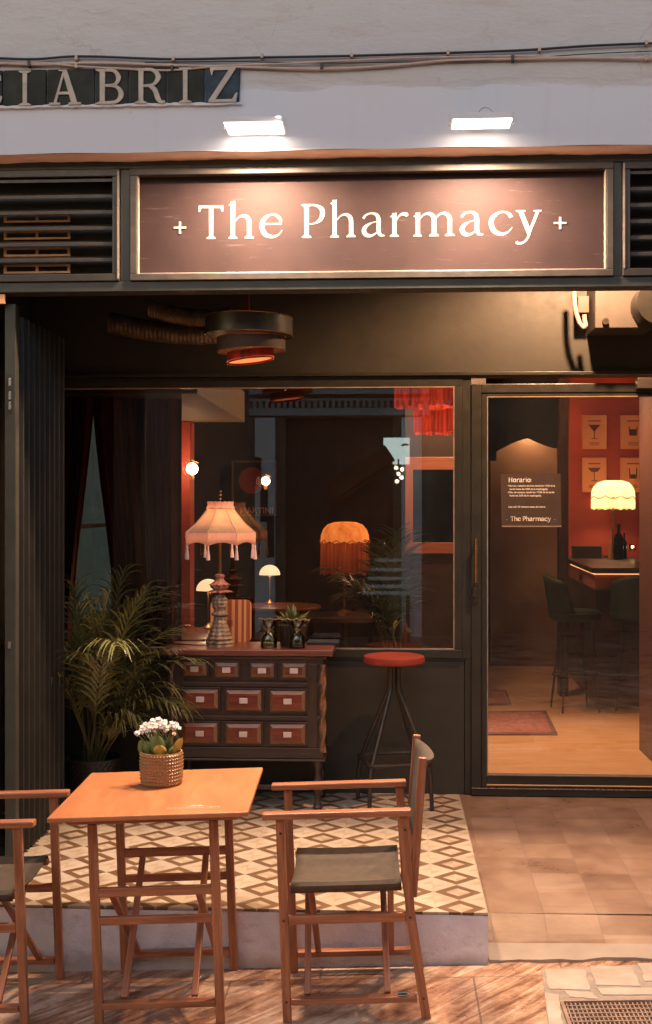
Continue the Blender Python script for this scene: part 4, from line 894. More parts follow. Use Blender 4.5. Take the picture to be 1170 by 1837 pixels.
for xx in (bx0-.004, bx1-.002):
    mb = MB(); rows = []
    for k in range(80):
        z = .30+k/79*.46; row = []
        for j in range(12):
            a_ = 2*math.pi*j/12; rr = .014+.005*math.cos(a_*2-k*.30)
            row.append((xx+rr*math.cos(a_), dY+.022+rr*math.sin(a_)-.012, z))
        rows.append(row)
    mb.grid(rows, True); mb.build('twisted_column', M['dframe'], ds, smooth=True)
mb = MB(); mb.box(bx0+.03, dY+.025, .10, bx1-.03, dY+.045, .125); mb.build('stretcher', M['dwood'], ds, bevel=.003)

# tassel lamp
def crp(ox, oy, s_, cx_, cy_, Y): return W(ox+cx_/s_, oy+cy_/s_, Y)
lY = -.27
lb = crp(300,870,3.656,345,1050,lY); lb.z = ztop
tl_ = root('tassel_lamp', lb, 'tall table lamp with a pink fringed shade and carved base standing on the dresser', 'table lamp')
e = (lY+CAMD)/2208/3.656
def LZ(cy_): return ztop+(1050-cy_)*e
prof = [(88,1055),(90,1035),(80,1020),(84,1005),(74,985),(62,950),(50,915),(40,885),(38,862),(52,852),(54,842),(44,834),(34,825),(46,800),(52,775),(50,750),(38,728),(30,712)]
def DENS(p_): return [(lerp(p_[i][0], p_[i+1][0], k/6), lerp(p_[i][1], p_[i+1][1], k/6)) for i in range(len(p_)-1) for k in range(6)]+[p_[-1]]
MB().lathe([(r_*e, (1055-z)*e) for r_, z in DENS(prof)], lb, 84, lambda r2, z, a_: (r2*(1+.09*math.sin(a_*5+z*150)*math.sin(a_*5-z*150)), z)).build('carved_base', M['rosebase'], tl_, smooth=True)
for zc, rr, dn, nn in ((708, 82, 22, 9), (662, 68, 12, 8)):
    mb = MB()
    for k in range(nn):
        a_ = 2*math.pi*k/nn; dv = Vector((math.cos(a_), math.sin(a_), .15)); leaf(mb, (lb.x+.1*rr*e*dv.x, lb.y+.1*rr*e*dv.y, LZ(zc-25)), dv, rr*e*1.0, rr*e*.36, .75, 5)
    o = mb.build('petal_collar', M['roseleaf'], tl_, smooth=True, fix=False); md = o.modifiers.new('t', 'SOLIDIFY'); md.thickness = .003
MB().lathe([(30*e,(1055-712)*e),(34*e,(1055-690)*e),(58*e,(1055-668)*e),(60*e,(1055-650)*e),(34*e,(1055-628)*e),(24*e,(1055-612)*e),(32*e,(1055-600)*e),(30*e,(1055-588)*e),(14*e,(1055-580)*e)], lb, 28, lambda r2, z, a_: (r2*(1+.08*math.sin(a_*8)), z)).build('rose_bud', M['roseleaf'], tl_, smooth=True)
MB().tube([(lb.x,lb.y,LZ(580)), (lb.x+.003,lb.y,LZ(150))], 14*e, 12, 10*e).build('pole', M['brass'], tl_, smooth=True)
shc = Vector((lb.x+.004, lb.y, 0))
def octo(r_, z, a_):
    k = math.cos(math.pi/8)/math.cos(((a_+.2) % (math.pi/4))-math.pi/8); return r_*k, z
def shf(prof_, mat, nm, fn=octo, n=64):
    o = MB().lathe(prof_, shc, n, fn, False).build(nm, mat, tl_, smooth=True); md = o.modifiers.new('t', 'SOLIDIFY'); md.thickness = .002; return o
shf([(240*e,LZ(302)),(170*e,LZ(245)),(128*e,LZ(195)),(92*e,LZ(148))], M['pinkshade'], 'shade')
def scal(r_, z, a_):
    rr, _ = octo(r_, z, a_); t = ((a_+.2) % (math.pi/4))/(math.pi/4)
    return rr, z+((math.sin(math.pi*t)*.017) if z < LZ(370) else 0)
shf([(243*e,LZ(385)),(244*e,LZ(340)),(242*e,LZ(303))], M['pinkshade2'], 'shade_band', scal, 96)
shf([(92*e,LZ(147)),(80*e,LZ(125)),(84*e,LZ(100))], M['pinkshade2'], 'top_collar', lambda r2, z, a_: (r2*(1+.03*math.sin(a_*24)), z+.002*math.sin(a_*16)))
for k in range(8):
    a_ = k*math.pi/4-.2; mb = MB(); mb.tube([shc+Vector((r2*e*math.cos(a_), r2*e*math.sin(a_), LZ(zz))) for r2, zz in ((244,340),(242,302),(172,244),(129,195),(93,148))], .0025, 6); mb.build('shade_rib', M['tassel'] if k % 2 else M['pinkshade'], tl_)
    tp = shc+Vector((239*e*math.cos(a_), 239*e*math.sin(a_), LZ(376)))
    MB().lathe([(.012*.9,-.088*e/e*.30*3.1),(.0095,-.060),(.0065,-.035),(.0045,-.026),(.0062,-.020),(.0050,-.010),(.001,-.002)], tp, 12, lambda r2, z, q_: (r2*(1+.1*math.sin(q_*6)), z)).build('tassel', M['tassel'], tl_, smooth=True)
mb = MB(); mb.tube([shc+Vector((0,0,LZ(150))), shc+Vector((0,0,LZ(95)))], .003, 6); mb.sphere(shc+Vector((0,0,LZ(80))), .007, 8); mb.sphere(shc+Vector((0,0,LZ(55))), .0085, 8, .8); mb.sphere(shc+Vector((0,0,LZ(35))), .006, 8, 1.4); mb.build('finial', M['brass'], tl_, smooth=True)
plight('tassel_lamp_bulb', shc+Vector((0,0,LZ(255))), 1.5, (1,.68,.46), .03, tl_)
# lamp cord
tag(MB().tube([(lb.x-.06,lY,ztop+.003),(lb.x-.12,lY-.01,ztop+.003),(lb.x-.2,lY+.03,ztop+.003),(lb.x-.27,lY+.06,ztop+.003)], .0025, 6).build('lamp_cord', M['cable'], smooth=True), 'black lamp cord lying on the dresser top left of the lamp', 'cord')
# cutting board
cY = -.095; a = crp(300,870,3.656,285,1030,cY); b_ = crp(300,870,3.656,552,755,cY-.0)
cb = root('serving_board', ((a.x+b_.x)/2, cY, ztop), 'striped bamboo serving board with rounded corners leaning behind the pink lamp', 'board')
w_, h_ = b_.x-a.x, b_.z-ztop; rc = .03
nst = 11
def rr_edge(x):   # inset of rounded rectangle at x (0..w)
    dx = max(0, rc-x, x-(w_-rc)); return rc-math.sqrt(max(0, rc*rc-dx*dx))
stripes = [0,.03,.30,.36,.42,.52,.60,.68,.76,.82,.88,.97,1.0]; 
mb1 = MB(); mb2 = MB()
for i in range(len(stripes)-1):
    m_ = mb2 if i % 2 == 0 and 0 < i < 11 else mb1; n_ = 4
    xs2 = [w_*lerp(stripes[i], stripes[i+1], k/n_) for k in range(n_+1)]
    poly = [(x, rr_edge(x)) for x in xs2]+[(x, h_-rr_edge(x)) for x in xs2[::-1]]
    m_.prism(poly, lambda x, z: (a.x+x, cY-.010+.05*z, ztop+.0005+z), lambda x, z: (a.x+x, cY+.006+.05*z, ztop+.0005+z))
ob_ = mb1.build('board_body', M['board1'], cb); mb2.build('dark_stripes', M['board2'], cb)
def bq(x, z, d): return (a.x+x, cY-.0125-d+.05*z, ztop+z)
mb = MB()
for z_ in (.42,.47,.52): mb.box(a.x+w_*.30, cY-.013+.05*h_*z_, ztop+h_*z_, a.x+w_*.56, cY-.0112+.05*h_*z_, ztop+h_*z_+.0025)
mb.box(a.x+w_*.38, cY-.013+.04*h_, ztop+h_*.60, a.x+w_*.50, cY-.0112+.04*h_, ztop+h_*.72)
mb.build('burnt_mark', M['board2'], cb)
# bottles with twine, basket of succulent
def bottle(cx_, lab, Y=-.36):
    c_ = crp(300,870,3.656,cx_,1068,Y); c_.z = ztop
    r_ = root('glass_bottle', c_, lab, 'bottle', 'smoke green bottles on the dresser'); e2 = (Y+CAMD)/2208/3.656
    MB().lathe([(50*e2,.0),(54*e2,.004),(55*e2,50*e2),(50*e2,75*e2),(28*e2,98*e2),(20*e2,112*e2),(20*e2,130*e2),(44*e2,160*e2),(46*e2,185*e2),(43*e2,185*e2),(41*e2,162*e2),(17*e2,130*e2),(17*e2,112*e2),(25*e2,96*e2),(46*e2,72*e2),(50*e2,50*e2),(48*e2,.008)], c_, 28).build('glass', M['bottleg'], r_, smooth=True)
    MB().lathe([(21*e2,113*e2),(23*e2,121*e2),(21*e2,129*e2)], c_, 16, None, False).build('gold_neck', M['brass'], r_, smooth=True)
    MB().lathe([(.001,.012),(46*e2,.012),(48*e2,30*e2),(.001,30*e2)], c_, 20).build('dark_filling', pm("dark_water", (.09,.10,.05), None, .1), r_, smooth=True); return c_, e2
cA, e2 = bottle(667, 'small smoke green glass bottle with flared neck, nearer the lamp'); cB, _ = bottle(853, 'small smoke green glass bottle with flared neck in front of the succulent basket')
mb = MB(); P0 = Vector((cA.x-70*e2, cA.y, ztop+190*e2)); P1 = Vector((cB.x+80*e2, cB.y, ztop+184*e2))
pts = [P0.lerp(P1, k/40)+Vector((0, .002*math.sin(k*1.3), .003*math.sin(k*.9)+.002*random.random())) for k in range(41)]
mb.tube(pts, .0030, 6); mb.tube([p_+Vector((0,.004,.003*math.sin(i))) for i, p_ in enumerate(pts[22:])], .003, 6); tag(mb.build('twig', M['twine'], smooth=True), 'thin brown twig laid across the tops of the two glass bottles', 'twig')
sY = -.24; sc_ = crp(300,870,3.656,825,1040,sY); sc_.z = ztop
sp = root('succulent_basket', sc_, 'black wire basket with a spiky green succulent behind the glass bottles', 'potted plant'); e3 = (sY+CAMD)/2208/3.656
mb = MB(); nb_ = 26; hb = 150*e3; rb, rt_ = 80*e3, 104*e3
for k in range(nb_):
    a_ = 2*math.pi*k/nb_; mb.tube([sc_+Vector((rb*math.cos(a_), rb*math.sin(a_), 0)), sc_+Vector((rt_*math.cos(a_), rt_*math.sin(a_), hb))], .0013, 4)
for j in range(9):
    z = hb*j/8; rr = lerp(rb, rt_, j/8); mb.tube([sc_+Vector((rr*math.cos(t), rr*math.sin(t), z)) for t in [2*math.pi*q_/28 for q_ in range(29)]], .0013, 4)
mb.build('wire_basket', M['basket'], sp)
MB().lathe([(rb*.9,.002),(rt_*.9,hb*.9),(.001,hb*.88)], sc_, 20).build('inner_pot', pm("brown_pot", (.10,.065,.04), None, .6), sp, smooth=True)
mb = MB(); rq = random.Random(5)
for k in range(26):
    a_ = k*2.4; el = lerp(.35, 1.4, k/26); dv = Vector((math.cos(a_)*math.cos(el), math.sin(a_)*math.cos(el), math.sin(el))); L = rq.uniform(95, 165)*e3
    s_ = dv.cross(Vector((0,0,1))).normalized(); nn = dv.cross(s_); b0 = sc_+Vector((0,0,hb*.88)); w1 = 17*e3
    A1 = [b0+s_*w1, b0+nn*w1*.4, b0-s_*w1, b0-nn*w1*.6]; B1 = [b0+dv*L*.45+x_ for x_ in (s_*w1*1.1, nn*w1*.3, -s_*w1*1.1, -nn*w1*.7)]; tip = b0+dv*L-Vector((0,0,.02*math.cos(el)*L/.05*0))
    for q_ in range(4):
        q2 = (q_+1) % 4; mb.quadf([A1[q_], A1[q2], B1[q2], B1[q_]]); mb.quadf([B1[q_], B1[q2], tip])
mb.build('spiky_leaves', M['leafg'], sp, smooth=False)
# dark tray behind on the sill side of the dresser
a = crp(300,870,3.656,925,1030,-.10); tag(box(a.x, -.20, ztop+.001, a.x+.17, -.045, ztop+.014).build('menu_folder', pm("slate_cover", (.03,.035,.04), None, .5), bevel=.002), 'dark slate coloured menu folder at the right end of the dresser top', 'menu')

# ------------------------------------------------------------------ stool
sc0 = Vector((W(707,1300,-.26).x, -.27, 0)); sr = (W(763,1180,-.27).x-W(652,1180,-.27).x)/2
so_ = root('bar_stool', sc0, 'round red velvet bar stool with splayed dark steel legs in front of the low wall', 'stool')
zs = W(707,1176,-.27).z
MB().lathe([(.02,zs-.042),(sr-.014,zs-.042),(sr-.002,zs-.034),(sr,zs-.02),(sr-.004,zs-.003),(sr-.014,zs+.002),(sr-.028,zs-.008),(.01,zs-.012)], sc0, 44, None, True, True).build('seat', M['velvet'], so_, smooth=True)
MB().lathe([(.05,zs-.054),(.08,zs-.0425)], sc0, 20, None, True, True).build('seat_plate', M['steel'], so_, smooth=True)
zk = W(707,1240,-.27).z; zf = W(707,1362,-.27).z; feet = []
for k in range(4):
    a_ = math.pi/4+k*math.pi/2+R(12); dv = Vector((math.cos(a_), math.sin(a_), 0)); rf = .228
    P = [sc0+dv*.028+Vector((0,0,zs-.055)), sc0+dv*.030+Vector((0,0,zk+.03)), sc0+dv*.036+Vector((0,0,zk)), sc0+dv*.05+Vector((0,0,zk-.03)), sc0+dv*(rf-.035)+Vector((0,0,zf+.03)), sc0+dv*(rf-.010)+Vector((0,0,zf-.03)), sc0+dv*rf+Vector((0,0,zf-.08)), sc0+dv*(rf+.006)+Vector((0,0,.0))]
    MB().tube(P, .0115, 10).build('leg', M['steel'], so_, smooth=True); feet.append(sc0+dv*(rf+.004)+Vector((0,0,zf)))
P = []
for k in range(4):
    a, b_ = feet[k], feet[(k+1) % 4]; P += [a.lerp(b_, t) for t in (.06, .3, .5, .7, .94)]
P.append(P[0]); MB().tube(P, .0095, 8, cap=False).build('foot_ring', M['steel'], so_, smooth=True)

# ------------------------------------------------------------------ palms
def palm(c, R0, H0, n, seed, lab, pot=True, bias=(0,0), leafw=.0075, spread=1.0, grp=None):
    rg = random.Random(seed); r_ = root('areca_palm', c, lab, 'palm', grp)
    if pot:
        po = MB(); rp_ = .150; hh = .27
        po.lathe([(rp_*.82,0),(rp_*.95,.02),(rp_,hh),(rp_-.012,hh),(rp_-.014,hh-.05)], c, 40)
        for j in range(13):
            for i in range(30):
                a_ = 2*math.pi*(i+.5*(j % 2))/30; z = .02+j*.0195; rr = lerp(rp_*.95, rp_, z/hh)+.002
                q_ = c+Vector((rr*math.cos(a_), rr*math.sin(a_), z)); tg = Vector((-math.sin(a_), math.cos(a_), 0)); nn = Vector((math.cos(a_), math.sin(a_), 0))
                po.bar(q_-tg*.012-Vector((0,0,.006)), q_+tg*.012+Vector((0,0,.006)), .006, .007, tuple(nn))
        p0 = po.build('woven_pot', M['wicker'], r_); MB().lathe([(.001,hh-.04),(rp_-.014,hh-.04)], c, 20, None, False).build('soil', M['soil'], p0)
    for k in range(n):
        a_ = rg.uniform(0, 2*math.pi); lean = rg.uniform(.10, 1.3)
        d0 = Vector((math.cos(a_)*lean*.42+bias[0]*lean, math.sin(a_)*lean*.30+bias[1]*lean, 1)).normalized()
        L = H0*rg.uniform(.55, 1.0)*(.74 if d0.x > .30 else 1.0); p_ = c+Vector((rg.uniform(-.05,.05), rg.uniform(-.05,.05), .24 if pot else 0)); d = d0.copy()
        pts = [p_.copy()]; ns = 26; droop = rg.uniform(1.0, 1.9)*lean+.25
        for i in range(ns):
            t = i/ns; d = (d+Vector((d0.x*.03, d0.y*.03, -droop*.11*max(0, t-.25)))).normalized(); p_ = p_+d*L/ns; pts.append(p_.copy())
        mb = MB(); mb.tube(pts, .0045, 5, .0012); lf = MB()
        i0 = int(ns*.38); nl = 21
        for j in range(nl):
            t = j/(nl-1); f = i0+t*(ns-i0-.01); i = int(f); q_ = pts[i].lerp(pts[i+1], f-i); tn = (pts[i+1]-pts[i]).normalized()
            sd = tn.cross(Vector((0,0,1))); sd = sd.normalized() if sd.length > .01 else Vector((1,0,0))
            up = sd.cross(tn)
            for s_ in (-1, 1):
                LL = (.22+.12*math.sin(math.pi*t))*(1-.35*t)*rg.uniform(.7,1.15)*spread; dv = (tn*(.95+.5*t+rg.uniform(-.2,.2))+sd*s_*rg.uniform(.55,.9)+up*rg.uniform(.1,.4)).normalized()
                a1 = q_.copy(); w_ = leafw; nr = dv.cross(up).normalized(); rows = []
                for m_ in range(5):
                    tt = m_/4; ww = w_*(1, 1.15, .95, .6, .05)[m_]
                    rows.append([a1-nr*ww, a1+nr*ww]); a1 = a1+dv*LL/4; dv = (dv+Vector((0,0,-.24-.30*rg.random()))).normalized()
                lf.grid(rows)
        fo = mb.build('frond', M['palmstem'], r_, smooth=True); lf.build('leaflets', M['palm'], fo, fix=False)
    return r_
pc_ = G(133, 1425, 0); palm(Vector((-1.56, -.42, 0)), .15, 1.14, 32, 31, 'tall green areca palm in a black woven pot in the left corner', True, (.16,-.06), .0046)
cv = Vector((W(705,1200,.62).x, .62, .42)); palm(cv, .15, .80, 11, 4, 'areca palm behind the glass in the right half of the window', True, (-.05,0), .006)

# ------------------------------------------------------------------ interior
def I(nm, mb, mat, kind='structure'): return tag(mb.build(nm, mat), kind=kind)
I('interior_floor', box(-2.2, .13, -.05, 3.4, 6, 0), M['ifloor'])
I('interior_ceiling', box(-2.2, .13, 2.9, 3.4, 6, 3.0), M['iwall'])
tag(box(-2.2, 5.9, 0, 1.60, 6, 2.9).build('interior_back_wall', M['iwall']), 'dark brown back wall of the bar room', 'wall')
# left wall with an opening to the side alley
mb = MB(); mb.box(-2.3, .13, 0, -2.2, 1.35, 2.9); mb.box(-2.3, 1.35, 0, -2.2, 3.2, .55); mb.box(-2.3, 1.35, 2.35, -2.2, 3.2, 2.9); mb.box(-2.3, 3.2, 0, -2.2, 6, 2.9)
tag(mb.build('interior_side_wall', M['iwall']), 'brown left side wall of the room with a tall window', 'wall')
sw = root('side_window', (-2.25, 2.27, .55), 'narrow pale window seen between the two parted curtains', 'window')
mb = MB()
for z in (.55, 1.43, 2.32): mb.box(-2.27, 1.351, z, -2.23, 3.199, z+.03)
mb.build('frame', M['black'], sw); box(-2.255, 1.352, .582, -2.25, 3.198, 2.318).build('pane', glassy('thin_pane', (.62,.56,.47), .12), sw)
tag(box(-5.7, .3, -.4, -5.5, 34, 6).build('alley_wall', pm('alley_render', (.42,.42,.40), (.28,.28,.27), .9, 0, 3, bs=.4)), 'pale alley wall outside the side window', 'wall')
tag(box(3.3, .13, 0, 3.4, 6, 2.9).build('right_wall', M['ired']), 'red right wall of the bar room', 'wall')
# soffit
a = W(350,700,.06); b_ = W(450,761,2.4)
sfm = box(-2.19, .13, 2.225, a.x, 2.4, 2.45).build('soffit', M['iceil']); tag(sfm, 'lowered olive soffit behind the top left of the window', 'soffit')
# curtains
def curtain(xa0, xb0, xa1, xb1, Y, lab, z0=.35):
    mb = MB(); rows = []; n = 90
    for j in range(14):
        t = j/13; z = lerp(2.40, z0, t); row = []
        tt = min(1, t*1.25); tt = tt*tt*(3-2*tt)
        for i in range(n+1):
            f = i/n; x = lerp(lerp(xa0, xa1, tt), lerp(xb0, xb1, tt), f)
            row.append((x, Y+.035*math.sin(f*40+.5*math.sin(t*3))+.012*math.sin(f*91), z))
        rows.append(row)
    mb.grid(rows); o = mb.build('curtain', M['curtain'], smooth=True); tag(o, lab, 'curtain', 'wine curtains inside the window')
def cx(px, Y, py=1000): return W(px, py, Y).x
curtain(cx(98,.35), cx(168,.35), cx(98,.35), cx(128,.35), .35, 'narrow dark wine curtain at the left end of the window')
curtain(cx(164,.45), cx(325,.45), cx(205,.45), cx(325,.45), .45, 'wide dark wine curtain gathered right of the pale gap')
# red lit column and sconces
xa, xb = cx(319,2.3), cx(341,2.3)
tag(box(xa-.12, 2.3, 0, xb, 2.5, W(330,757,2.3).z).build('red_column', M['ired']), 'narrow red column lit by the left globe sconce', 'column')
def sconce(px_, py_, Y, lab, rad, watt):
    c_ = W(px_, py_, Y); r_ = root('wall_sconce', c_, lab, 'wall lamp', 'opal globe sconces')
    MB().sphere(c_, rad, 12).build('globe', M['opal'], r_, smooth=True)
    mb = MB(); mb.tube([c_+Vector((rad+.004,0,rad)), c_+Vector((-.004,-.0,rad+.02))], .004, 6); mb.tube([c_+Vector((-.01,-rad-.003,rad+.01)), c_+Vector((-.01,-rad-.003,-rad)), c_+Vector((0,-.01,-rad-.03))], .004, 6); mb.box(c_.x-.012, c_.y-.012, c_.z-rad-.035, c_.x+.012, c_.y+.012, c_.z-rad-.002); mb.build('bracket', M['brass'], r_)
    plight('sconce_bulb', c_+Vector((-.02,-.09,0)), watt, (1,.50,.25), .05, r_)
sconce(345, 841, 2.18, 'glowing globe sconce beside the red column', .044, 5)
sconce(477, 863, 3.4, 'smaller glowing globe sconce in front of the framed poster', .036, 3)
# framed picture
def picture(px0, py0, px1, py1, Y, fm, pmx, lab, grp, fw=.02):
    a = W(px0,py1,Y); b_ = W(px1,py0,Y); r_ = root('framed_print', ((a.x+b_.x)/2, Y, a.z), lab, 'framed print', grp)
    mb = MB(); mb.box(a.x, Y-.02, a.z, b_.x, Y, a.z+fw); mb.box(a.x, Y-.02, b_.z-fw, b_.x, Y, b_.z); mb.box(a.x, Y-.02, a.z+fw, a.x+fw, Y, b_.z-fw); mb.box(b_.x-fw, Y-.02, a.z+fw, b_.x, Y, b_.z-fw); mb.build('frame', fm, r_)
    box(a.x+fw, Y-.012, a.z+fw, b_.x-fw, Y-.001, b_.z-fw).build('print', pmx, r_); return r_, a, b_
fr_, a, b_ = picture(416,826,497,926,5.7, pm("tan_frame", (.22,.12,.06), None, .5), pm("dark_print", (.035,.03,.025), (.02,.018,.015), .5), 'framed dark poster with a red disc and the word MARTINI', None)
MB().lathe([(.001,0),(.135,0)], (0,0,0), 32, None, False).build('red_disc', M['ired'], fr_, local=True).rotation_euler = (R(90),0,0)
o = [c for c in fr_.children if c.name.startswith('red_disc')][0]; o.location = Vector((W(452,862,5.68).x, 5.683, W(452,862,5.68).z))-Vector(fr_.location)
q = W(430,921,5.68); text("MARTINI", q.x, q.z, W(490,921,5.68).x-q.x, 5.684, M['board1'], fr_, 'lettering')
# round tables with mushroom lamps
def rtable(px_, py_, z, r_, lab):
    c_ = G(px_, py_, z); o = root('round_table', (c_.x,c_.y,0), lab, 'table', 'round bar tables behind the glass')
    MB().lathe([(r_*.98,z-.025),(r_,z-.012),(r_*.99,z)], (c_.x,c_.y,0), 40, None, True, True).build('tabletop', M['dtop'], o, smooth=True)
    MB().lathe([(.22,0),(.21,.015),(.03,.03),(.025,z-.026)], (c_.x,c_.y,0), 20).build('pedestal', M['steel'], o, smooth=True); return c_
t1 = rtable(330,1136,.76,.42,'round dark bar table near the glass carrying a small lamp, behind the dresser'); t2 = rtable(500,1086,.76,.36,'round dark bar table farther back carrying a small mushroom lamp')
def mushroom(c_, h, r_, lab, watt):
    o = root('mushroom_lamp', c_, lab, 'table lamp', 'small mushroom lamps on the bar tables')
    MB().lathe([(r_*.5,0),(r_*.5,.012),(r_*.16,.03),(.006,.045)], c_, 24).build('base', M['brass'], o, smooth=True)
    MB().tube([c_+Vector((0,0,.02)), c_+Vector((0,0,h-.02))], .0055, 8).build('stem', M['brass'], o, smooth=True)
    so2 = MB().lathe([(r_,h-r_*.95)]+[(r_*math.cos(t), h-r_*.95+r_*.95*math.sin(t)) for t in [math.pi/2*k/8*.99 for k in range(1,9)]], c_, 32, None, False, True).build('shade', M['opal2'], o, smooth=True)
    plight('mushroom_bulb', c_+Vector((0,0,h-r_*1.05)), watt, (1,.55,.30), .02, o)
e1 = (t1.y+CAMD)/2208
c_ = G(374,1128,.76); e1 = (c_.y+CAMD)/2208; mushroom(c_, 90*e1, 22*e1, 'cream mushroom lamp partly hidden behind the carved lamp base', 2.2)
c_ = G(484,1084,.76); e1 = (c_.y+CAMD)/2208; mushroom(c_, 71*e1, 19*e1, 'cream mushroom lamp standing clear on the farther bar table', 2.2)
# scalloped lamps
def scallop(c_, r_, h, fr_len, mt, mf, lab, pole, watt, nsc=10):
    o = root('scalloped_lamp', c_, lab, 'table lamp', None); zt2 = c_.z
    def f(rr, z, a_): return rr*(1+.035*abs(math.sin(a_*nsc/2))), z
    pr_ = [(r_, -h*.55), (r_*.99, -h*.40), (r_*.90, -h*.22), (r_*.72, -h*.08), (r_*.45, -h*.01), (r_*.2, 0)]
    def f2(rr, z, a_):
        rr, z = f(rr, z, a_); return rr, z-(h*.08*abs(math.cos(a_*nsc/2)) if z < -h*.5 else 0)
    d = MB().lathe(pr_, c_, 80, f2, False, True).build('dome', mt, o, smooth=True)
    MB().lathe([(r_*1.02, -h*.55-fr_len), (r_*1.01, -h*.60)], c_, 80, lambda rr, z, a_: (rr*(1+.02*math.sin(a_*30)), z+(.02*abs(math.sin(a_*nsc/2)) if z < -h*.62 else 0)), False).build('fringe', mf, o, smooth=True)
    MB().tube([c_+Vector((r_*1.035*math.cos(q_), r_*1.035*math.sin(q_), -h*.52-(h*.10*abs(math.sin(q_*nsc/2))))) for q_ in [2*math.pi*k/120 for k in range(121)]], .004, 5).build('scallop_trim', M['board2'], o, smooth=True)
    MB().tube([c_+Vector((0,0,-h*.3)), c_+Vector((0,0,-pole))], .012, 10).build('stem', M['brass'], o)
    MB().lathe([(r_*.42,-pole),(r_*.4,-pole+.02),(.014,-pole+.05)], c_, 24).build('foot', M['brass'], o, smooth=True)
    plight('scallop_bulb', c_+Vector((0,0,-h*.45)), watt, (1,.50,.22) if nsc == 10 else (1,.66,.38), .04, o); return o
c_ = W(619,936,2.6); e4 = (2.6+CAMD)/2208
zz = .76; c2b = Vector((c_.x, c_.y, 0)); ot = root('round_table', c2b, 'low round dark table under the amber lamp, mostly hidden by the palm', 'table', 'round bar tables behind the glass')
MB().lathe([(.34,zz-.03),(.35,zz)], c2b, 36, None, True, True).build('tabletop', M['dwood'], ot, smooth=True); MB().lathe([(.2,0),(.03,.03),(.025,zz-.03)], c2b, 16).build('pedestal', M['steel'], ot)
scallop(c_, 43*e4, 62*e4, 62*e4, M['goldshade'], M['fringe'], 'amber scalloped dome lamp with long dark fringe in the middle of the window', c_.z-zz, 2.2)
# red fringed pendants
def fpend(px0, px1, py0, py1, Y, lab, top=False):
    xa, xb = W(px0,700,Y).x, W(px1,700,Y).x; za, zb2 = W(700,py0,Y).z, W(700,py1,Y).z; r_ = (xb-xa)/2; c_ = Vector(((xa+xb)/2, Y, zb2))
    o = root('fringed_pendant', c_, lab, 'pendant lamp', 'red fringed pendants')
    MB().lathe([(r_, 0), (r_*.99, za-zb2)], c_, 216, lambda rr, z, a_: (rr*(1+.018*math.sin(a_*36)), z+.006*math.sin(a_*9)), False).build('fringed_shade', M['redshade'], o, smooth=True)
    MB().lathe([(r_*1.005,-.004),(r_*1.01,.012)], c_, 60, None, False).build('hem', M['opal2'], o, smooth=True) if False else None
    MB().tube([c_+Vector((0,0,za-zb2)), Vector((c_.x,c_.y,2.9))], .006, 6).build('cord', M['brass'], o)
    MB().sphere(c_+Vector((0,-.02,.08)), .022, 8).build('bulb', M['bulb'], o, smooth=True)
    plight('pendant_bulb', c_+Vector((0,0,.05)), 4.5, (1,.45,.22), .03, o); return o
fpend(708,828,690,731,1.9, 'wide red fringed pendant cut by the top right of the window')
fpend(742,834,734,778,2.5, 'smaller red fringed pendant hanging lower and farther back')
# mirror / wooden opening behind
mY = 3.3; mr = root('framed_mirror', (W(780,990,mY).x, mY, W(780,990,mY).z), 'large dark mirror in a rosy wooden frame at the right of the window', 'mirror')
xa, xa2, xb = W(727,900,mY).x, W(741,900,mY).x, W(850,900,mY).x
z1, z2, z3, z4 = W(780,820,mY).z, W(780,843,mY).z, W(780,973,mY).z, W(780,993,mY).z
mb = MB(); mb.box(xa, mY-.03, z4, xa2, mY, z1); mb.box(xa2, mY-.03, z2, xb, mY, z1); mb.box(xa2, mY-.03, z4, xb, mY, z3); mb.build('frame', M['oakpost'], mr, bevel=.004)
mg = bpy.data.materials.new('dark_mirror'); mg.use_nodes = True; bb = mg.node_tree.nodes['Principled BSDF']; bb.inputs['Base Color'].default_value = (.06,.045,.035,1); bb.inputs['Metallic'].default_value = 1; bb.inputs['Roughness'].default_value = .12
box(xa2, mY-.010, z3, xb, mY-.001, z2).build('mirror_glass', mg, mr)
# partition behind mirror up to the door
tag(box(W(727,900,3.3).x, 3.31, 0, W(872,900,3.3).x, 3.40, 2.9).build('partition', M['iwall']), 'dark partition wall behind the mirror', 'partition')

# seen through the door: alcove, post, red wall with prints, bar
aY = 5.6
tag(box(W(880,900,aY).x, aY, 0, W(1012,900,aY).x, aY+.06, 2.45).build('alcove_door', M['panel']), 'tan panelled door in the alcove behind the notice, lit from above', 'door')
mb = MB()
xa, xb = W(872,900,aY-.3).x, W(1012,900,aY-.3).x; zA = W(950,786,aY-.3).z; poly = [(xa,2.9),(xa,zA-.22),(xa+.1,zA-.22),(xa+.10,zA-.13),(xa+.16,zA-.10),(xa+.3,zA-.03),(xa+.4,zA+.01),((xa+xb)/2,zA+.03),(xb-.35,zA+.0),(xb-.22,zA-.06),(xb-.1,zA-.10),(xb,zA-.10),(xb,2.9)]
mb.prism(poly, lambda x, z: (x, aY-.32, z), lambda x, z: (x, aY-.27, z)); tag(mb.build('carved_arch', M['gateblack']), 'dark shaped arch above the tan alcove door', 'arch')
plight('alcove_lamp', (W(955,760,aY-.12).x, aY-.15, 2.42), 22, (1,.62,.36), .02)
al = bpy.data.objects['alcove_lamp']
tag(box(W(1004,900,3.6).x, 3.6, 0, W(1020,900,3.6).x, 3.75, 2.9).build('dark_post', M['dwood']), 'dark wooden post between the alcove and the red bar wall', 'post')
rY = 5.5
tag(box(W(1016,900,rY).x, rY, 0, 3.29, rY+.05, 2.9).build('red_wall', M['ired']), 'glowing red wall behind the bar counter', 'wall')
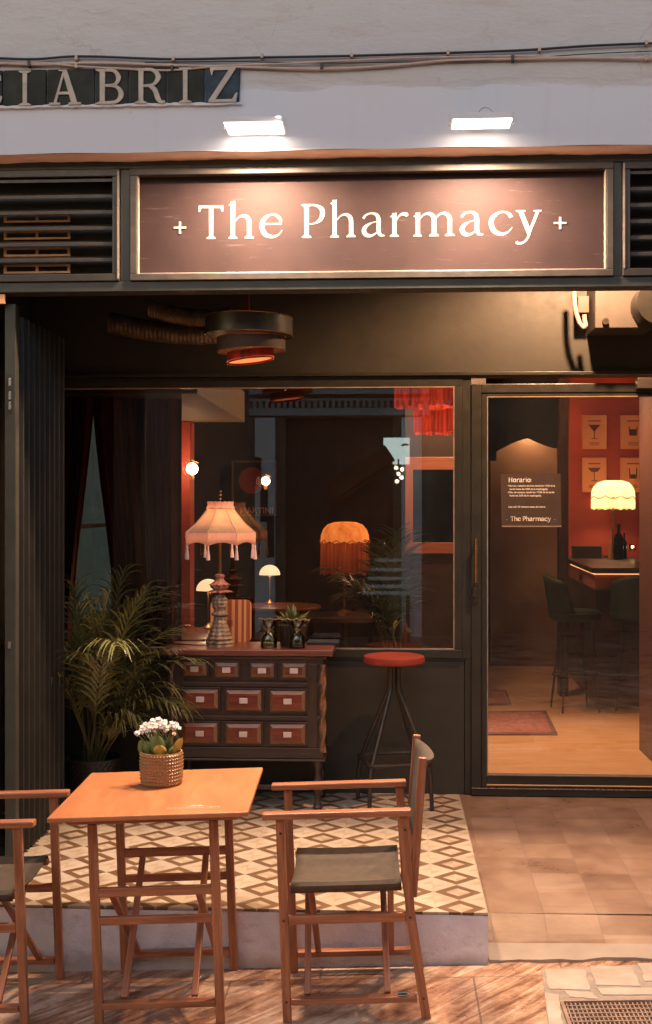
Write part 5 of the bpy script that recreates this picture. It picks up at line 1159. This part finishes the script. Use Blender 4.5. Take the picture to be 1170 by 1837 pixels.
glasses = {
 'martini': [[(-.30,.32),(.30,.32),(.02,0),(-.02,0)], [(-.02,0),(.02,0),(.02,-.35),(-.02,-.35)], [(-.16,-.35),(.16,-.35),(.16,-.38),(-.16,-.38)]],
 'coupe': [[(-.32,.30),(.32,.30),(.14,.10),(-.14,.10)], [(-.02,.1),(.02,.1),(.02,-.32),(-.02,-.32)], [(-.15,-.32),(.15,-.32),(.15,-.36),(-.15,-.36)]],
 'tumbler': [[(-.22,.22),(-.17,.22),(-.13,-.22),(-.18,-.22)], [(.17,.22),(.22,.22),(.18,-.22),(.13,-.22)], [(-.16,.10),(.16,.10),(.14,-.22),(-.14,-.22)]],
 'highball': [[(-.20,.28),(-.15,.28),(-.13,-.24),(-.18,-.24)], [(.15,.28),(.20,.28),(.18,-.24),(.13,-.24)], [(-.13,-.02),(.13,-.02),(.12,-.24),(-.12,-.24)]]}
for (x0_, y0_, x1_, y1_, gk, lab, ttl) in ((1043,744,1089,807,'martini','cocktail print with a cocktail glass, upper left of the four on the red wall','Dry Martini'),(1111,744,1160,807,'tumbler','cocktail print with a short tumbler, upper right of the four on the red wall','Old Fashioned'),(1043,820,1089,884,'coupe','cocktail print with a wide stemmed glass, lower left beside the bar lamp','Daiquiri'),(1111,820,1160,884,'highball','cocktail print with a straight glass, lower right behind the bar lamp','Negroni')):
    r_, a, b_ = picture(x0_, y0_, x1_, y1_, rY-.012, M['ired'], M['poster'], lab, 'cocktail prints on the red wall', .006)
    cx2, cz2, s_ = (a.x+b_.x)/2, (a.z+b_.z)/2+.01, .20; mb = MB()
    for k, pl in enumerate(glasses[gk]): mb.prism([(x*s_, z*s_) for x, z in pl], lambda x, z: (cx2+x, rY-.0265-.0003*k, cz2+z), lambda x, z: (cx2+x, rY-.0245, cz2+z))
    mb.build('glass_drawing', M['posterink'], r_)
    mb = MB()
    for k in range(3): mb.box(cx2-.05, rY-.026, cz2-.115-k*.012, cx2+.05, rY-.0245, cz2-.110-k*.012)
    mb.box(cx2-.06, rY-.026, cz2+.095, cx2+.06, rY-.0245, cz2+.108); mb.build('caption', pm("caption_ink", (.30,.09,.04), None, .6), r_)
# bar counter (polygonal end)
bc = root('bar_counter', (1.5, 4.5, 0), 'dark bar counter with a glowing strip of light under its top', 'bar counter')
q1 = G(1021,1003,1.11); q2 = G(1061,1019,1.11); q3 = G(1230,1019,1.11)
poly = [(q1.x,q1.y),(q2.x,q2.y),(q3.x,q3.y-.02),(q3.x,5.35),(q1.x,5.35)]
MB().prism(poly, lambda x, y: (x, y, 1.11), lambda x, y: (x, y, 1.07)).build('countertop', M['dwood'], bc, bevel=.004)
def ins(p_, d): return (p_[0]+d*.6, p_[1]+d)
pin = [ins(poly[0],.05), ins(poly[1],.06), (poly[2][0],poly[2][1]+.06), poly[3], (poly[4][0]+.04,poly[4][1])]
MB().prism(pin, lambda x, y: (x, y, 1.069), lambda x, y: (x, y, .94)).build('lit_frieze', M['oakpost'], bc)
pin2 = [ins(poly[0],.07), ins(poly[1],.08), (poly[2][0],poly[2][1]+.08), poly[3], (poly[4][0]+.06,poly[4][1])]
MB().prism(pin2, lambda x, y: (x, y, .939), lambda x, y: (x, y, .0)).build('counter_front', M['dwood'], bc)
mb = MB(); mb.bar((pin[0][0]-.01,pin[0][1]-.012,1.060), (pin[1][0]-.004,pin[1][1]-.014,1.060), .008, .008); mb.bar((pin[1][0],pin[1][1]-.014,1.060), (pin[2][0],pin[2][1]-.014,1.060), .008, .008); mb.build('light_strip', M['led'], bc)
mb = MB(); mb.bar((pin[0][0]-.01,pin[0][1]-.012,.942), (pin[1][0]-.004,pin[1][1]-.014,.942), .01, .012); mb.bar((pin[1][0],pin[1][1]-.014,.942), (pin[2][0],pin[2][1]-.014,.942), .01, .012); mb.build('lower_trim', M['brass'], bc)
lY2 = 5.0; c_ = W(1100,862,lY2); e5 = (lY2+CAMD)/2208
scallop(c_, 37*e5, 52*e5, 24*e5, M['barshade'], M['barshade'], 'cream scalloped lamp glowing on the bar counter in front of the red wall', c_.z-1.111, 15, 9)
# tray of glasses, bottles
a = G(1032,992,1.112); box(W(1030,995,4.9).x, 4.85, 1.111, W(1078,995,4.9).x, 5.05, W(1050,980,4.9).z).build('black_crate', M['iwall']); tag(bpy.data.objects['black_crate'], 'low dark crate at the left end of the bar counter', 'crate')
def bbottle(px_, w_, h_, Y, mat, lab):
    c_ = W(px_, 1000, Y); c_.z = 1.111; e_ = (Y+CAMD)/2208; r2, hh = w_/2*e_, h_*e_
    o = MB().lathe([(r2,0),(r2,hh*.60),(r2*.8,hh*.68),(r2*.32,hh*.76),(r2*.30,hh*.97),(r2*.38,hh*.975),(r2*.36,hh)], c_, 20, None, True, True).build('bar_bottle', mat, smooth=True); return tag(o, lab, 'bottle', 'bottles on the bar counter')
bbottle(1110, 17, 62, 4.6, pm("dark_bottle", (.015,.018,.010), None, .15), 'dark wine bottle standing on the bar counter right of the lamp stem')
bbottle(1096, 9, 34, 4.62, M['board1'], 'small amber bottle beside the dark wine bottle on the counter')
bbottle(1120, 10, 46, 4.7, pm("dark_bottle", (1,1,1)), 'slim dark bottle behind the wine bottle on the counter')
c_ = W(1135,976,4.7); rr_ = root('counter_candle', c_, 'small glowing candle glass at the right on the bar counter', 'candle')
MB().lathe([(.03,-.06),(.035,0),(.032,0)], c_, 16).build('glass', M['bottleg'], rr_, smooth=True); MB().sphere(c_+Vector((0,0,-.025)), .012, 6).build('flame', M['bulb'], rr_); 
# bar chairs
def bar_chair(c_, rz, lab):
    r_ = root('bar_chair', c_, lab, 'bar chair', 'green velvet bar chairs'); r_.rotation_euler = (0,0,rz)
    mb = MB(); mb.lathe([(.17,.70),(.20,.72),(.205,.76),(.18,.785),(.01,.79)], (0,0,0), 28); mb.build('seat', M['greenvelvet'], r_, True, 0, True)
    rows = []
    for j in range(9):
        z = lerp(.74, 1.06, j/8); row = []
        for i in range(17):
            a_ = math.pi+lerp(-1.25, 1.25, i/16)*(1-.25*j/8); row.append(((.20+.05*j/8)*math.cos(a_), (.20+.03*j/8)*math.sin(a_), z-.05*abs(i-8)/8*j/8))
        rows.append(row)
    mb = MB(); mb.grid(rows); o = mb.build('backrest', M['greenvelvet'], r_, True, 0, True); md = o.modifiers.new('t', 'SOLIDIFY'); md.thickness = .035
    for k in range(4):
        a_ = math.pi/4+k*math.pi/2; MB().tube([(.12*math.cos(a_), .12*math.sin(a_), .70), (.21*math.cos(a_), .21*math.sin(a_), 0)], .012, 8, .008).build('leg', M['black'], r_, True, 0, True)
    P = [(.175*math.cos(t), .175*math.sin(t), .28) for t in [2*math.pi*k/24 for k in range(25)]]; MB().tube(P, .007, 6).build('foot_ring', M['black'], r_, True, 0, True)
c_ = G(975,1212,0); bar_chair((c_.x, 2.9, 0), R(10), 'green velvet bar chair behind the door glass, in front of the alcove')
c_ = W(1135,1100,3.0); bar_chair((c_.x+.02, 3.0, 0), R(80), 'green velvet bar chair drawn up in the shade of the bar counter')
# rugs
def rug(p4, lab):
    q = [G(*p_, .006) for p_ in p4]; r_ = root('rug', q[0], lab, 'rug', 'patterned red rugs on the oak floor')
    c0_ = sum(q, Vector())/4
    MB().prism([(v.x,v.y) for v in q], lambda x, y: (x,y,.008), lambda x, y: (x,y,.001)).build('border', M['rugedge'], r_)
    MB().prism([(lerp(v.x,c0_.x,.09),lerp(v.y,c0_.y,.14)) for v in q], lambda x, y: (x,y,.0095), lambda x, y: (x,y,.0081)).build('field', M['rug'], r_)
rug([(820,1277),(980,1275),(1001,1318),(815,1318)], 'nearer patterned red rug inside the glass door'); rug([(850,1240),(908,1238),(918,1264),(848,1265)], 'farther small dark rug inside the glass door')
# wooden cabinet at right edge
a = W(1147,1340,1.31); tag(box(a.x, .6, 0, 3.29, 1.31, 2.9).build('wood_panelling', pm("red_brown_panel", (.075,.024,.014), (.05,.016,.01), .45, 0, 5, stretch=(6,6,.5))), 'red brown wooden panelling at the right edge behind the glass', 'panelling')
# added unseen lamps that brighten the floor and the room
cl = root('fill_downlight', (1.15, 1.2, 2.9), 'added ceiling downlight that brightens the floor inside the glass door', 'fill light')
MB().lathe([(.06,-.02),(.07,0)], cl.location, 20).build('trim', M['brass'], cl); plight('floor_fill', (1.15,1.2,2.84), 560, (1,.63,.36), .05, cl, R(86), .8, (1.25, .85, 0))  # spot added to make the floor by the door brighter
plight('room_fill', (.6,2.6,2.84), 120, (1,.56,.30), .08, cl)  # added fill without a fixture, lifts floor and walls

# ------------------------------------------------------------------ the other side of the street (seen in the glass)
def O(px, py, Y=3.6):      # mirror image of the point seen in the pane
    v = W(px, py, Y+6.81); return Vector((v.x, -v.y, v.z))
oY = -O(0,0).y*-1
opp = root('opposite_building', (0, oY, 0), 'pale old building with a big timber gate across the street, mirrored in the window', 'building')
mb = MB(); gx0, gx1, gz = O(512,0).x, O(705,0).x, O(0,752).z
mb.box(-9, oY-.4, -1, gx0, oY, 5.5); mb.box(gx1, oY-.4, -1, 9, oY, 5.5); mb.box(gx0, oY-.4, gz, gx1, oY, 5.5); mb.build('wall', pm('brown_render', (.24,.17,.125), (.12,.085,.06), .9, 0, 2.5), opp)
box(gx0, oY-.35, -1, gx1, oY-.15, gz).build('timber_gate', M['streetdark'], opp)
mb = MB()
for py_, th_, dp in ((705,.10,.14),(742,.10,.10),(720,.03,.06)): z = O(0,py_).z; mb.box(gx0-.5, oY, z-th_/2, gx1+.5, oY+dp, z+th_/2)
for i in range(34): x = gx0-.45+i*.085; z = O(0,728).z; mb.box(x, oY, z-.05, x+.045, oY+.05, z+.05)
mb.build('cornice', pm('cornice_paint', (.42,.44,.45), (.30,.31,.32), .9, 0, 3), opp)
mb = MB()
for xx in (gx0-.42, gx1+.12): mb.box(xx, oY, -.6, xx+.28, oY+.08, gz)
mb.build('pilaster', M['cyan'], opp)
mb = MB()
for i in range(3): x = gx0-.25-.09*i; mb.box(x, oY+.081, .9+.5*i, x+.10, oY+.10, 1.5+.4*i)
mb.build('iron_ornament', M['black'], opp)
lsn = root('lit_sign', O(711,809,3.0), 'small lit white green sign across the street mirrored in the window', 'sign'); q = O(688,833,3.0); q2_ = O(735,785,3.0)
box(q.x, q.y-.06, q.z, q2_.x, q.y, q2_.z).build('face', M['litsign'], lsn, bevel=.006)
mb = MB(); leaf(mb, (lerp(q.x,q2_.x,.68), q.y+.004, lerp(q.z,q2_.z,.70)), (1,0,.35), .11, .02, .5, 6, Vector((0,1,0))); mb.build('leaf_emblem', M['leafg'], lsn, fix=False)
aw = root('awning', O(640,850,2.6), 'folded orange striped awning across the street mirrored in the window', 'awning'); p0 = O(590,885,2.6); p1 = O(700,812,2.6)
mb = MB(); mb.bar(p0, p1, .25, .05, (0,1,.3)); mb.bar(p0-Vector((0,0,.09)), p1-Vector((0,0,.09)), .22, .02, (0,1,.3)); mb.build('canopy', M['awning'], aw, bevel=.01)
lc_ = root('street_lantern', O(715,850,2.8), 'cluster of small white bulbs on a wall bracket mirrored in the window', 'lantern')
for dx, dz in ((0,0),(.05,.06),(-.03,.08),(.04,-.05),(-.02,-.10)): MB().sphere(O(715,850,2.8)+Vector((dx,0,dz)), .028, 8).build('bulb', M['opal'], lc_, smooth=True)
MB().tube([O(715,850,2.8)+Vector((0,-.03,.2)), O(715,850,2.8)+Vector((0,-.03,-.15))], .012, 8).build('bracket', M['black'], lc_)

bn = root('chair_stack', O(700,1100,3.0), 'pale chair stack built as slats across the street, mirrored low in the window', 'chair stack')  # stands in for stacked chairs, simplified to slats on legs
for k, (y_, xa_, xb_) in enumerate(((1003,672,735),(1020,665,740),(1036,660,740),(1050,655,740),(1062,650,742))):
    q = O(xa_, y_, 3.0-.05*k); q2_ = O(xb_, y_, 3.0-.05*k); box(q.x, q.y-.03, q.z-.035, q2_.x, q.y+.03, q.z+.01).build('slat', M['cyan'], bn, bevel=.004)
for px__ in (665, 732):
    q = O(px__, 1062, 2.9); box(q.x-.025, q.y-.25, -.4, q.x+.025, q.y+.02, q.z+.0).build('leg', M['black'], bn)
